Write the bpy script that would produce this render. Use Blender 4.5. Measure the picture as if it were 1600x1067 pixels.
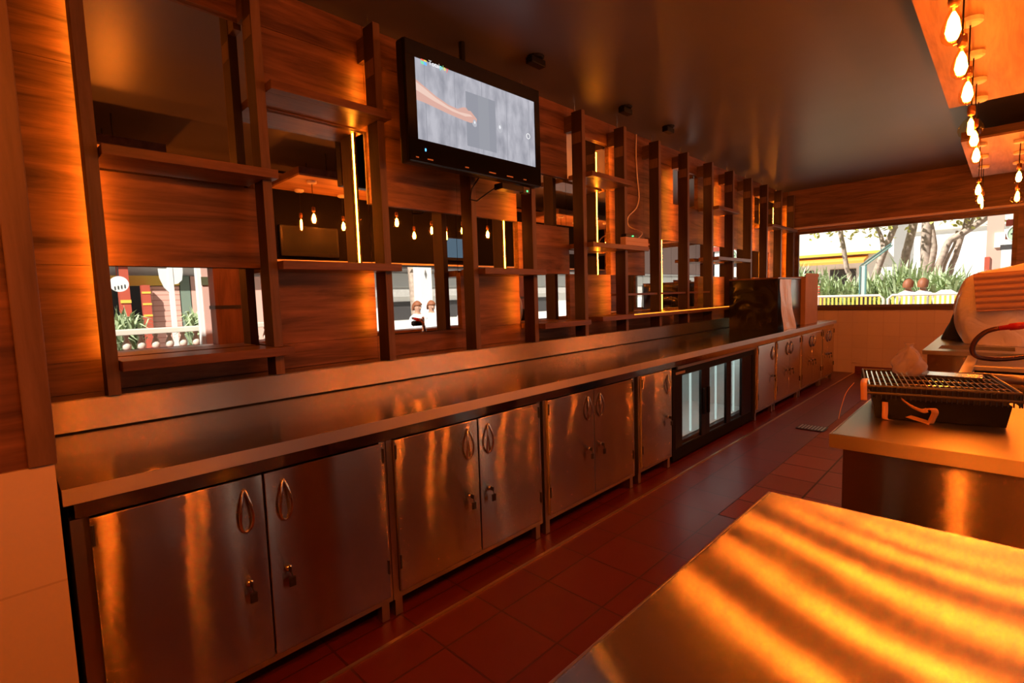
import bpy, bmesh, math, random
from mathutils import Vector, Matrix
random.seed(7)
S = bpy.context.scene
for o in list(bpy.data.objects):
    bpy.data.objects.remove(o)
COL = S.collection
CZ = 1.36                                   # eye height of the photographer

# ------------------------------------------------------------------ camera
cam = bpy.data.cameras.new('camera')
cam.sensor_width = 36.0
cam.lens = 790.0 * 36.0 / 1600.0
cam.clip_start = 0.02
cam.clip_end = 300
camo = bpy.data.objects.new('camera', cam)
COL.objects.link(camo)
right = Vector((0.69848564, -0.71492340, -0.03165988))
down = Vector((-0.08340039, -0.03738388, -0.99581465))
fwd = Vector((0.71074763, 0.69820268, -0.08573700))
R = Matrix((right, -down, -fwd)).transposed()
camo.matrix_world = Matrix.Translation((0, 0, CZ)) @ R.to_4x4()
S.camera = camo

# ------------------------------------------------------------------ world, sun, exposure
w = bpy.data.worlds.new('world')
S.world = w
w.use_nodes = True
bg = w.node_tree.nodes['Background']
bg.inputs[0].default_value = (0.95, 0.98, 1.0, 1)
bg.inputs[1].default_value = 0.4
sd = bpy.data.lights.new('sun', 'SUN')
sd.energy = 11.0
sd.angle = 0.02
sd.color = (1.0, 0.95, 0.86)
sun = bpy.data.objects.new('sun', sd)
sun.rotation_euler = Vector((0.62, -0.60, -0.85)).to_track_quat('-Z', 'Y').to_euler()
COL.objects.link(sun)
S.view_settings.view_transform = 'Standard'
S.view_settings.look = 'None'
S.view_settings.gamma = 1.0
S.view_settings.use_curve_mapping = False
S.view_settings.exposure = -0.38
try:
    S.cycles.use_denoising = True
    S.cycles.max_bounces = 10
    S.cycles.glossy_bounces = 6
    S.cycles.transparent_max_bounces = 12
    S.cycles.sample_clamp_indirect = 25.0
except Exception:
    pass
BULB = 400.0       # strength of a glowing filament core
LED = 120.0         # strength of the strip lights
AMBER = (1.0, 0.22, 0.022)

# ------------------------------------------------------------------ materials
def nt(name):
    m = bpy.data.materials.new(name)
    m.use_nodes = True
    return m, m.node_tree, m.node_tree.nodes['Principled BSDF']

def plain(name, col, rough=0.5, metal=0.0, noise=0.0, scale=8.0, spec=0.5, bump=0.0):
    m, t, b = nt(name)
    b.inputs['Base Color'].default_value = (*col, 1)
    b.inputs['Roughness'].default_value = rough
    b.inputs['Metallic'].default_value = metal
    b.inputs['Specular IOR Level'].default_value = spec
    if noise > 0 or bump > 0:
        tc = t.nodes.new('ShaderNodeTexCoord')
        n = t.nodes.new('ShaderNodeTexNoise')
        n.inputs['Scale'].default_value = scale
        n.inputs['Detail'].default_value = 4
        t.links.new(tc.outputs['Object'], n.inputs['Vector'])
        if noise > 0:
            r = t.nodes.new('ShaderNodeValToRGB')
            r.color_ramp.elements[0].position = 0.3
            r.color_ramp.elements[1].position = 0.7
            r.color_ramp.elements[0].color = (*[c * (1 - noise) for c in col], 1)
            r.color_ramp.elements[1].color = (*[min(1, c * (1 + noise)) for c in col], 1)
            t.links.new(n.outputs['Fac'], r.inputs[0])
            t.links.new(r.outputs[0], b.inputs['Base Color'])
        if bump > 0:
            bp = t.nodes.new('ShaderNodeBump')
            bp.inputs['Strength'].default_value = bump
            bp.inputs['Distance'].default_value = 0.02
            t.links.new(n.outputs['Fac'], bp.inputs['Height'])
            t.links.new(bp.outputs[0], b.inputs['Normal'])
    return m

def wood(name, dark, light, axis='X', rough=0.42, fine=1.0, spec=0.35):
    m, t, b = nt(name)
    tc = t.nodes.new('ShaderNodeTexCoord')
    mp = t.nodes.new('ShaderNodeMapping')
    s = [11.0 * fine] * 3
    s['XYZ'.index(axis)] = 1.3
    mp.inputs['Scale'].default_value = s
    t.links.new(tc.outputs['Object'], mp.inputs['Vector'])
    n1 = t.nodes.new('ShaderNodeTexNoise')
    n1.inputs['Scale'].default_value = 1.0
    n1.inputs['Detail'].default_value = 7
    n1.inputs['Roughness'].default_value = 0.62
    n1.inputs['Distortion'].default_value = 0.6
    t.links.new(mp.outputs[0], n1.inputs['Vector'])
    mp2 = t.nodes.new('ShaderNodeMapping')
    s2 = [70.0 * fine] * 3
    s2['XYZ'.index(axis)] = 4.0
    mp2.inputs['Scale'].default_value = s2
    t.links.new(tc.outputs['Object'], mp2.inputs['Vector'])
    n2 = t.nodes.new('ShaderNodeTexNoise')
    n2.inputs['Scale'].default_value = 1.0
    n2.inputs['Detail'].default_value = 3
    t.links.new(mp2.outputs[0], n2.inputs['Vector'])
    mx = t.nodes.new('ShaderNodeMath')
    mx.operation = 'MULTIPLY_ADD'
    mx.inputs[1].default_value = 0.22
    t.links.new(n2.outputs['Fac'], mx.inputs[0])
    t.links.new(n1.outputs['Fac'], mx.inputs[2])
    r = t.nodes.new('ShaderNodeValToRGB')
    r.color_ramp.elements[0].position = 0.42
    r.color_ramp.elements[1].position = 0.80
    r.color_ramp.elements[0].color = (*dark, 1)
    r.color_ramp.elements[1].color = (*light, 1)
    t.links.new(mx.outputs[0], r.inputs[0])
    t.links.new(r.outputs[0], b.inputs['Base Color'])
    b.inputs['Roughness'].default_value = rough
    b.inputs['Specular IOR Level'].default_value = spec
    bp = t.nodes.new('ShaderNodeBump')
    bp.inputs['Strength'].default_value = 0.12
    bp.inputs['Distance'].default_value = 0.01
    t.links.new(mx.outputs[0], bp.inputs['Height'])
    t.links.new(bp.outputs[0], b.inputs['Normal'])
    return m

def steel(name, stretch, col=(0.60, 0.57, 0.53), rough=0.12, k=1.8, kw=0.05, wscale=(3.0, 3.0, 1.4), brush=(700, 40000, 40000), along=(1, 0, 0)):
    """brushed sheet steel: fine grooves tilt the surface along stretch, slow dents tilt it along the grooves"""
    m, t, b = nt(name)
    b.inputs['Metallic'].default_value = 1.0
    b.inputs['Roughness'].default_value = rough
    b.inputs['Base Color'].default_value = (*col, 1)
    tc = t.nodes.new('ShaderNodeTexCoord')
    ge = t.nodes.new('ShaderNodeNewGeometry')
    cur = ge.outputs['Normal']
    for sc, det, vec, kk in ((brush, 0.0, stretch, k), (wscale, 1.0, along, kw), ([c * .8 for c in wscale], 1.0, stretch, kw * .7)):
        mp = t.nodes.new('ShaderNodeMapping')
        mp.inputs['Scale'].default_value = sc
        t.links.new(tc.outputs['Object'], mp.inputs['Vector'])
        n = t.nodes.new('ShaderNodeTexNoise')
        n.inputs['Scale'].default_value = 1.0
        n.inputs['Detail'].default_value = det
        t.links.new(mp.outputs[0], n.inputs['Vector'])
        a = t.nodes.new('ShaderNodeMath'); a.operation = 'SUBTRACT'; a.inputs[1].default_value = 0.5
        t.links.new(n.outputs['Fac'], a.inputs[0])
        sv = t.nodes.new('ShaderNodeVectorMath'); sv.operation = 'SCALE'
        sv.inputs[0].default_value = [c * kk for c in vec]
        t.links.new(a.outputs[0], sv.inputs['Scale'])
        ad = t.nodes.new('ShaderNodeVectorMath'); ad.operation = 'ADD'
        t.links.new(cur, ad.inputs[0]); t.links.new(sv.outputs[0], ad.inputs[1])
        cur = ad.outputs[0]
    nm = t.nodes.new('ShaderNodeVectorMath'); nm.operation = 'NORMALIZE'
    t.links.new(cur, nm.inputs[0])
    t.links.new(nm.outputs[0], b.inputs['Normal'])
    return m

def tiles(name, col, grout, sx, sy, plane='XY', rough=0.3, off=(0, 0), mortar=0.012, var=0.12, rib=None, spec=0.5):
    m, t, b = nt(name)
    tc = t.nodes.new('ShaderNodeTexCoord')
    sp = t.nodes.new('ShaderNodeSeparateXYZ')
    t.links.new(tc.outputs['Object'], sp.inputs[0])
    cb = t.nodes.new('ShaderNodeCombineXYZ')
    for i in range(2):
        a = t.nodes.new('ShaderNodeMath')
        a.operation = 'ADD'
        a.inputs[1].default_value = off[i]
        t.links.new(sp.outputs['XYZ'.index(plane[i])], a.inputs[0])
        t.links.new(a.outputs[0], cb.inputs[i])
    br = t.nodes.new('ShaderNodeTexBrick')
    br.offset = 0.0
    br.inputs['Color1'].default_value = (*[c * (1 - var) for c in col], 1)
    br.inputs['Color2'].default_value = (*[min(1, c * (1 + var)) for c in col], 1)
    br.inputs['Mortar'].default_value = (*grout, 1)
    br.inputs['Scale'].default_value = 1.0
    br.inputs['Mortar Size'].default_value = mortar * 0.5
    br.inputs['Brick Width'].default_value = sx
    br.inputs['Row Height'].default_value = sy
    t.links.new(cb.outputs[0], br.inputs['Vector'])
    t.links.new(br.outputs['Color'], b.inputs['Base Color'])
    b.inputs['Roughness'].default_value = rough
    b.inputs['Specular IOR Level'].default_value = spec
    bp = t.nodes.new('ShaderNodeBump')
    bp.inputs['Strength'].default_value = 0.4
    bp.inputs['Distance'].default_value = 0.004
    bp.invert = True
    t.links.new(br.outputs['Fac'], bp.inputs['Height'])
    t.links.new(bp.outputs[0], b.inputs['Normal'])
    if rib:
        wv = t.nodes.new('ShaderNodeTexWave')
        wv.inputs['Scale'].default_value = rib
        wv.bands_direction = 'X'
        t.links.new(tc.outputs['Object'], wv.inputs['Vector'])
        b2 = t.nodes.new('ShaderNodeBump')
        b2.inputs['Strength'].default_value = 0.5
        b2.inputs['Distance'].default_value = 0.006
        t.links.new(wv.outputs['Fac'], b2.inputs['Height'])
        t.links.new(bp.outputs[0], b2.inputs['Normal'])
        t.links.new(b2.outputs[0], b.inputs['Normal'])
    return m

def emit(name, col, st):
    m = bpy.data.materials.new(name)
    m.use_nodes = True
    t = m.node_tree
    t.nodes.clear()
    e = t.nodes.new('ShaderNodeEmission')
    e.inputs[0].default_value = (*col, 1)
    e.inputs[1].default_value = st
    o = t.nodes.new('ShaderNodeOutputMaterial')
    t.links.new(e.outputs[0], o.inputs[0])
    return m

def clear(name, tint, gloss=0.12, rough=0.05, ior=1.35):
    """thin clear film or bulb glass: mostly see-through with a surface gleam"""
    m = bpy.data.materials.new(name)
    m.use_nodes = True
    t = m.node_tree
    t.nodes.clear()
    tr = t.nodes.new('ShaderNodeBsdfTransparent')
    tr.inputs[0].default_value = (*tint, 1)
    gl = t.nodes.new('ShaderNodeBsdfGlossy')
    gl.inputs['Roughness'].default_value = rough
    lw = t.nodes.new('ShaderNodeLayerWeight')
    pw = t.nodes.new('ShaderNodeMath')
    pw.operation = 'POWER'
    pw.inputs[1].default_value = 4.0
    t.links.new(lw.outputs['Facing'], pw.inputs[0])
    ad = t.nodes.new('ShaderNodeMath')
    ad.operation = 'MULTIPLY_ADD'
    ad.inputs[1].default_value = ior - 0.9
    ad.inputs[2].default_value = gloss
    t.links.new(pw.outputs[0], ad.inputs[0])
    mx = t.nodes.new('ShaderNodeMixShader')
    t.links.new(ad.outputs[0], mx.inputs[0])
    t.links.new(tr.outputs[0], mx.inputs[1])
    t.links.new(gl.outputs[0], mx.inputs[2])
    o = t.nodes.new('ShaderNodeOutputMaterial')
    t.links.new(mx.outputs[0], o.inputs[0])
    return m

def film(name, col, opacity, rough=0.35):
    """milky plastic sheet"""
    m, t, b = nt(name)
    b.inputs['Base Color'].default_value = (*col, 1)
    b.inputs['Roughness'].default_value = rough
    b.inputs['Alpha'].default_value = opacity
    tc = t.nodes.new('ShaderNodeTexCoord')
    n = t.nodes.new('ShaderNodeTexNoise')
    n.inputs['Scale'].default_value = 5
    n.inputs['Detail'].default_value = 5
    n.inputs['Distortion'].default_value = 1.5
    t.links.new(tc.outputs['Object'], n.inputs['Vector'])
    bp = t.nodes.new('ShaderNodeBump')
    bp.inputs['Strength'].default_value = 0.7
    bp.inputs['Distance'].default_value = 0.03
    t.links.new(n.outputs['Fac'], bp.inputs['Height'])
    t.links.new(bp.outputs[0], b.inputs['Normal'])
    return m

M = {}
M['wallwood'] = wood('dark_oak_panel', (0.050, 0.019, 0.011), (0.27, 0.120, 0.062), 'X', 0.45)
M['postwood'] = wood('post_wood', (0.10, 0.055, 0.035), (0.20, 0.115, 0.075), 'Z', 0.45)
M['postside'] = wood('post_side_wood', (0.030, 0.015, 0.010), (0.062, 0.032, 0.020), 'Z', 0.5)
M['shelfwood'] = wood('shelf_wood', (0.11, 0.05, 0.028), (0.24, 0.11, 0.06), 'X', 0.35)
M['canopy'] = wood('canopy_wood', (0.20, 0.105, 0.055), (0.42, 0.24, 0.13), 'X', 0.5)
M['darkwood'] = wood('dark_wood', (0.06, 0.03, 0.02), (0.16, 0.085, 0.055), 'Y', 0.45)
M['column'] = wood('column_wood', (0.12, 0.05, 0.028), (0.24, 0.11, 0.06), 'Z', 0.45)
M['mirror'] = plain('mirror_silver', (0.88, 0.88, 0.87), 0.01, 1.0)
M['steelY'] = steel('steel_front', (0, 0, 1), col=(0.54, 0.45, 0.38), rough=0.065, k=2.6, kw=0.04, wscale=(3.5, 3.5, 1.8))
M['steelT'] = steel('steel_top', (0, 1, 0), col=(0.52, 0.48, 0.44), rough=0.13, k=0.35, kw=0.02, wscale=(1.2, 1.2, 1.2))
M['steelI'] = steel('steel_island', (0, 1, 0), col=(0.58, 0.54, 0.49), rough=0.09, k=2.4, kw=0.06, wscale=(2.0, 1.6, 1.0))
M['steelJ'] = steel('steel_second_top', (1, 0, 0), col=(0.66, 0.60, 0.53), rough=0.30, k=2.6, kw=0.03, brush=(40000, 700, 40000), along=(0, 1, 0))
M['steelX'] = steel('steel_side', (0, 0, 1), col=(0.55, 0.50, 0.45), rough=0.09, k=2.2, kw=0.05, brush=(40000, 700, 40000), along=(0, 1, 0))
M['lipsteel'] = steel('steel_lip', (0, 0, 1), col=(0.60, 0.52, 0.46), rough=0.30, k=3.0, kw=0.02)
M['rim'] = steel('steel_rim', (0, 0, 1), col=(0.60, 0.52, 0.46), rough=0.30, k=3.0, kw=0.02)
M['railsteel'] = steel('steel_rail', (0, 0, 1), rough=0.07, k=0.12, kw=0.03, wscale=(6, 6, 6))
M['framesteel'] = steel('steel_frame', (0, 1, 0), rough=0.33, k=0.3, kw=0.03)
M['chrome'] = plain('chrome', (0.7, 0.68, 0.65), 0.15, 1.0)
M['darkmetal'] = plain('dark_metal', (0.06, 0.05, 0.045), 0.4, 0.6)
M['black'] = plain('black_plastic', (0.005, 0.0045, 0.0045), 0.35, spec=0.3)
M['blackmatte'] = plain('black_matte', (0.005, 0.0045, 0.0045), 0.7, spec=0.25)
M['blackcloth'] = plain('black_cover', (0.012, 0.011, 0.012), 0.75, bump=0.3, scale=6)
M['cooktop'] = plain('black_glass', (0.01, 0.01, 0.01), 0.12)
M['ceil'] = plain('ceiling_paint', (0.11, 0.10, 0.102), 0.38, 0.0, noise=0.08, scale=1.5, spec=0.5)
M['soffit'] = plain('dark_fascia_paint', (0.006, 0.005, 0.005), 0.8, spec=0.1)
M['floor'] = tiles('red_quarry_tile', (0.13, 0.016, 0.010), (0.07, 0.014, 0.010), 0.31, 0.31, 'XY', 0.36, (0.11, 0.02), 0.010, 0.10)
M['floorrib'] = tiles('ribbed_quarry_tile', (0.26, 0.085, 0.06), (0.06, 0.02, 0.015), 0.31, 0.31, 'XY', 0.27, (0.11, 0.02), 0.012, 0.10, rib=22)
M['brass'] = plain('brass_strip', (0.75, 0.55, 0.30), 0.3, 1.0)
M['piertile'] = tiles('cream_wall_tile', (0.72, 0.58, 0.44), (0.60, 0.46, 0.34), 0.60, 0.318, 'XZ', 0.25, (0.35, -0.012), 0.006, 0.02)
M['endtile'] = tiles('small_wall_tile', (0.72, 0.56, 0.40), (0.62, 0.46, 0.32), 0.20, 0.20, 'YZ', 0.3, (0.05, 0.0), 0.006, 0.03)
M['red'] = plain('red_skirting', (0.17, 0.03, 0.02), 0.4)
M['kerb'] = plain('concrete_grey', (0.45, 0.43, 0.40), 0.8, noise=0.1)
M['card'] = plain('cardboard', (0.48, 0.27, 0.14), 0.8, noise=0.06)
M['whitecard'] = plain('pale_carton', (0.62, 0.42, 0.28), 0.7)
M['corr'] = plain('corrugated_sheet', (0.36, 0.20, 0.12), 0.7)
M['filmblack'] = plain('black_film', (0.010, 0.007, 0.006), 0.22, spec=0.6, bump=0.08, scale=3)
M['filmwhite'] = film('milky_plastic', (0.80, 0.74, 0.68), 0.88)
M['bag'] = film('clear_bag', (0.60, 0.50, 0.44), 0.60, 0.2)
M['strap'] = plain('orange_strap', (0.85, 0.44, 0.16), 0.4)
M['copper'] = plain('dark_hose', (0.16, 0.06, 0.03), 0.25, 0.7)
M['redplastic'] = plain('red_grip', (0.50, 0.015, 0.02), 0.3)
M['cable_w'] = plain('white_cable', (0.75, 0.6, 0.5), 0.5)
M['porcelain'] = plain('white_rose', (0.85, 0.8, 0.72), 0.4)
M['glass_amber'] = clear('bulb_glass', (1.0, 0.88, 0.62), 0.02, 0.08, 1.12)
M['filament'] = emit('filament', AMBER, BULB)
M['led'] = emit('led_strip', (1.0, 0.25, 0.012), LED)
M['fridgeglass'] = clear('fridge_glass', (0.88, 0.92, 0.9), 0.05)
M['fridgein'] = plain('fridge_liner', (0.75, 0.77, 0.76), 0.4)
M['fridgelamp'] = emit('fridge_lamp', (0.85, 1.0, 0.97), 1.1)
M['greenled'] = emit('green_light', (0.1, 1.0, 0.25), 3.0)
M['blueled'] = emit('blue_light', (0.1, 0.45, 1.0), 4.0)
M['whitebright'] = plain('white_paint', (0.86, 0.85, 0.82), 0.6)
M['cream'] = plain('cream_paint', (0.78, 0.70, 0.58), 0.6)
M['redpaint'] = plain('red_paint', (0.50, 0.09, 0.05), 0.55)
M['pinkpaint'] = plain('pink_paint', (0.72, 0.42, 0.34), 0.6)
M['yellow'] = plain('yellow_paint', (0.85, 0.55, 0.09), 0.5)
M['orangepaint'] = plain('orange_paint', (0.80, 0.36, 0.06), 0.5)
M['greenpaint'] = plain('green_paint', (0.20, 0.26, 0.20), 0.6)
M['olive'] = plain('olive_plaque', (0.10, 0.09, 0.04), 0.6)
M['shopdark'] = plain('dark_interior', (0.05, 0.045, 0.045), 0.7)
M['leaf'] = plain('leaf_green', (0.46, 0.56, 0.32), 0.55, noise=0.4, scale=3)
M['leafy'] = plain('leaf_yellow', (0.62, 0.60, 0.14), 0.55, noise=0.3, scale=3)
M['bark'] = plain('bark', (0.46, 0.36, 0.29), 0.85, noise=0.3, scale=10)
M['pave'] = tiles('paving', (0.58, 0.55, 0.51), (0.48, 0.455, 0.42), 0.6, 0.6, 'XY', 0.8)
M['teal'] = plain('teal_post', (0.12, 0.26, 0.25), 0.4)
M['skin'] = plain('skin', (0.55, 0.30, 0.20), 0.55)
M['hair'] = plain('reddish_hair', (0.28, 0.09, 0.035), 0.6)
M['shirt'] = plain('white_shirt', (0.82, 0.82, 0.82), 0.8)
M['jeans'] = plain('dark_trousers', (0.06, 0.07, 0.11), 0.8)
M['roofblocker'] = plain('brown_roof_blocker', (0.06, 0.03, 0.022), 0.8)  # for the added dark roofs that hold back daylight
M['siding'] = None
def siding():
    m, t, b = nt('pink_siding')
    tc = t.nodes.new('ShaderNodeTexCoord')
    sp = t.nodes.new('ShaderNodeSeparateXYZ')
    t.links.new(tc.outputs['Object'], sp.inputs[0])
    ml = t.nodes.new('ShaderNodeMath'); ml.operation = 'MULTIPLY'; ml.inputs[1].default_value = 9.0
    fr = t.nodes.new('ShaderNodeMath'); fr.operation = 'FRACT'
    r = t.nodes.new('ShaderNodeValToRGB')
    r.color_ramp.elements[0].color = (0.45, 0.17, 0.12, 1)
    r.color_ramp.elements[0].position = 0.08
    r.color_ramp.elements[1].color = (0.72, 0.42, 0.34, 1)
    r.color_ramp.elements[1].position = 0.16
    t.links.new(sp.outputs[2], ml.inputs[0]); t.links.new(ml.outputs[0], fr.inputs[0])
    t.links.new(fr.outputs[0], r.inputs[0]); t.links.new(r.outputs[0], b.inputs['Base Color'])
    b.inputs['Roughness'].default_value = 0.6
    return m
M['siding'] = siding()

# ------------------------------------------------------------------ mesh helpers
ORIG = {}
class MB:
    """collects shapes given in world coordinates and links them as one mesh object"""
    def __init__(self):
        self.bm = bmesh.new()
    def box(self, x0, x1, y0, y1, z0, z1, bev=0.0, rot=0.0, piv=None):
        g = bmesh.ops.create_cube(self.bm, size=1.0)
        vs = g['verts']
        for v in vs:
            v.co = Vector((x0 + (v.co.x + .5) * (x1 - x0), y0 + (v.co.y + .5) * (y1 - y0), z0 + (v.co.z + .5) * (z1 - z0)))
        if bev > 0:
            es = list({e for v in vs for e in v.link_edges})
            r = bmesh.ops.bevel(self.bm, geom=es, offset=bev, segments=2, affect='EDGES', profile=0.6)
            vs = list({v for f in r['faces'] for v in f.verts} | {v for v in vs if v.is_valid})
        if rot:
            p = Vector(piv or ((x0 + x1) / 2, (y0 + y1) / 2, 0))
            bmesh.ops.rotate(self.bm, verts=vs, cent=p, matrix=Matrix.Rotation(rot, 3, 'Z'))
        return self
    def prism(self, pts, axis, a, b):
        """polygon pts in the plane across axis, extruded from a to b"""
        def P(u, v, h):
            return {'X': (h, u, v), 'Y': (u, h, v), 'Z': (u, v, h)}[axis]
        lo = [self.bm.verts.new(P(u, v, a)) for u, v in pts]
        hi = [self.bm.verts.new(P(u, v, b)) for u, v in pts]
        n = len(pts)
        self.bm.faces.new(lo); self.bm.faces.new(hi[::-1])
        for i in range(n):
            self.bm.faces.new((lo[i], hi[i], hi[(i + 1) % n], lo[(i + 1) % n]))
        return self
    def tube(self, pts, r, seg=8, closed=False, flat=None):
        pts = [Vector(p) for p in pts]
        n = len(pts)
        rs = r if isinstance(r, (list, tuple)) else [r] * n
        rings = []
        up = None
        for i, p in enumerate(pts):
            a = pts[i - 1] if (i > 0 or closed) else p
            c = pts[(i + 1) % n] if (i < n - 1 or closed) else p
            d = (c - a).normalized()
            if up is None:
                up = Vector((0, 0, 1)) if abs(d.z) < 0.9 else Vector((1, 0, 0))
            u = d.cross(up)
            if u.length < 1e-5:
                u = d.cross(Vector((0, 1, 0)))
            u.normalize()
            up = u.cross(d).normalized()
            fx, fy = flat or (1, 1)
            rings.append([self.bm.verts.new(p + u * math.cos(6.28319 * k / seg) * rs[i] * fx + up * math.sin(6.28319 * k / seg) * rs[i] * fy) for k in range(seg)])
        m = n if closed else n - 1
        for i in range(m):
            A, B = rings[i], rings[(i + 1) % n]
            for k in range(seg):
                self.bm.faces.new((A[k], A[(k + 1) % seg], B[(k + 1) % seg], B[k]))
        if not closed:
            self.bm.faces.new(rings[0][::-1]); self.bm.faces.new(rings[-1])
        return self
    def lathe(self, prof, c, seg=16):
        """prof: (radius, z) pairs round the vertical axis through c"""
        rings = []
        for r, z in prof:
            rings.append([self.bm.verts.new((c[0] + r * math.cos(6.28319 * k / seg), c[1] + r * math.sin(6.28319 * k / seg), c[2] + z)) for k in range(seg)])
        for A, B in zip(rings, rings[1:]):
            for k in range(seg):
                self.bm.faces.new((A[k], A[(k + 1) % seg], B[(k + 1) % seg], B[k]))
        self.bm.faces.new(rings[0][::-1]); self.bm.faces.new(rings[-1])
        return self
    def grid(self, fn, nu, nv):
        g = [[self.bm.verts.new(fn(i / nu, j / nv)) for j in range(nv + 1)] for i in range(nu + 1)]
        for i in range(nu):
            for j in range(nv):
                self.bm.faces.new((g[i][j], g[i + 1][j], g[i + 1][j + 1], g[i][j + 1]))
        return self
    def build(self, name, mat, parent=None, smooth=False, loc=None):
        o0 = ORIG.get(parent.name, Vector((0, 0, 0))) if parent else Vector(loc or (0, 0, 0))
        bmesh.ops.remove_doubles(self.bm, verts=self.bm.verts, dist=1e-6)
        bmesh.ops.recalc_face_normals(self.bm, faces=self.bm.faces)
        for v in self.bm.verts:
            v.co -= o0
        me = bpy.data.meshes.new(name)
        self.bm.to_mesh(me); self.bm.free()
        if smooth:
            for p in me.polygons:
                p.use_smooth = True
        me.materials.append(mat if not isinstance(mat, str) else M[mat])
        o = bpy.data.objects.new(name, me)
        COL.objects.link(o)
        if parent:
            o.parent = parent
        else:
            o.location = o0
        ORIG[o.name] = o0
        return o

# densify the loop
def smooth_pts(ps, n=5):
    out = []
    P = [Vector(p) for p in ps]
    for i in range(len(P) - 1):
        p0, p1, p2, p3 = P[max(0, i - 1)], P[i], P[i + 1], P[min(len(P) - 1, i + 2)]
        for k in range(n):
            q = k / n
            out.append(.5 * ((2 * p1) + (p2 - p0) * q + (2 * p0 - 5 * p1 + 4 * p2 - p3) * q * q + (3 * p1 - p0 - 3 * p2 + p3) * q ** 3))
    out.append(P[-1])
    return out

def thing(name, loc, label, cat, group=None):
    o = bpy.data.objects.new(name, None)
    o.empty_display_size = 0.05
    COL.objects.link(o)
    o.location = loc
    ORIG[o.name] = Vector(loc)
    return tag(o, label, cat, group)

def tag(o, label=None, cat=None, group=None, kind=None):
    if label: o['label'] = label
    if cat: o['category'] = cat
    if group: o['group'] = group
    if kind: o['kind'] = kind
    return o

def struct(o):
    o['kind'] = 'structure'
    return o

def copy_tree(o, loc, label=None, parent=None):
    c = o.copy(); COL.objects.link(c)
    if parent is not None:
        c.parent = parent
    else:
        c.location = loc
        ORIG[c.name] = Vector(loc)
    if label: c['label'] = label
    for ch in list(o.children):
        copy_tree(ch, None, None, c)
    return c

ORD = ['first', 'second', 'third', 'fourth', 'fifth', 'sixth', 'seventh', 'eighth', 'ninth', 'tenth', 'eleventh', 'twelfth', 'thirteenth', 'fourteenth', 'fifteenth']
def H(z):
    return z + CZ

# ------------------------------------------------------------------ room shell
YW = 2.82            # mirror plane of the back-bar wall
XE = 9.5             # end wall
CEIL = H(1.63)
b = MB().box(-2.0, XE + .2, -1.1, YW + .2, -0.1, 0.0)
struct(b.build('floor', 'floor'))
b = MB().box(2.99, XE - .05, 0.29, 1.22, 0.0, 0.002)
struct(b.build('trim_1', 'floorrib'))           # band of ribbed non-slip tiles
b = MB().box(-0.0, XE - .01, 1.700, 1.716, 0.0, 0.008)
struct(b.build('trim_2', 'brass'))
b = MB().box(-2.0, XE + .2, -1.1, YW + .2, CEIL, CEIL + .15)
struct(b.build('ceiling', 'ceil'))
b = MB().box(-2.0, XE + .2, YW + .012, YW + .2, 0.0, CEIL)
struct(b.build('wall_left', 'darkwood'))
b = MB().box(-2.1, -2.0, -1.1, YW + .2, 0.0, CEIL)
struct(b.build('wall_near', 'darkwood'))

# post positions and the patchwork of panels and mirrors between them
PX = [0.298 + 0.6525 * i for i in range(15)]
PX[1] = 0.961; PX[2] = 1.614; PX[3] = 2.300
PW = 0.042
PF, PB = 2.60, 2.71
edges = [0.0] + [x + PW for x in PX] + [XE]
rows = [(-0.345, -0.21), (-0.21, 0.195), (0.195, 0.60), (0.60, 1.02), (1.02, 1.43), (1.43, 1.63)]
MIRR = {1: (1, 3, 4), 2: (2, 3), 3: (1, 2), 4: (2,), 5: (1, 3), 6: (2, 3, 4), 7: (1,), 8: (1, 2), 9: (1, 2, 4), 10: (2,), 11: (2,), 12: (1, 2), 13: (2, 4), 14: (1, 4)}
pan = MB()
mirrors = []
for i in range(16):
    x0, x1 = edges[i], edges[i + 1]
    ms = MIRR.get(i, ())
    r = 0
    while r < 6:
        is_m = r in ms
        q = r
        while q + 1 < 6 and ((q + 1) in ms) == is_m and (is_m or False):
            q += 1
        z0, z1 = rows[r][0], rows[q][1]
        if is_m:
            mirrors.append((i, x0, x1, z0, z1))
        else:
            d = 0.02 + 0.004 * ((i * 3 + r) % 3)
            if i == 0:
                pan.box(x0 + .001, x1 - .001, YW - d, YW + .012, H(z0), H(z1) - .001)
            else:
                pan.box(x0 + .001, x1 - .001, YW - d, YW + .012, H(z0) + .001, H(z1) - .001)
        r = q + 1
pw = pan.build('wall_left_panelling', 'wallwood')
struct(pw)
pw.name = 'wall_left.001'
wherez = {-0.21: 'at counter height', 0.195: 'at middle height', 0.60: 'high up', 1.02: 'at the very top'}
for i, x0, x1, z0, z1 in mirrors:
    if i == 14:
        lab = 'narrow wall mirror %s behind the last shelf post by the far window' % wherez[z0]
    else:
        lab = 'wall mirror %s between the %s and %s posts from the pier' % (wherez[z0], ORD[i - 1], ORD[i])
    t = MB().box(x0 + .002, x1 - .002, YW, YW + .006, H(z0) + .002, H(z1) - .002).build('wall_mirror', 'mirror')
    tag(t, lab, 'mirror', 'mirrors set in the back bar wall')

# near pier: wood above, cream tile below, its face parallel to the wall
b = MB().box(-2.0, 0.078, 1.78, YW + .01, 0.965, CEIL)
struct(b.build('wall_pier', 'wallwood'))
b = MB().box(-2.0, 0.078, 1.772, YW + .01, 0.0, 0.9645)
struct(b.build('wall_pier.001', 'piertile'))
b = MB().box(0.028, 0.084, 1.764, 1.779, 0.966, CEIL - .001, bev=.003)
struct(b.build('trim_3', 'postwood'))

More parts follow.
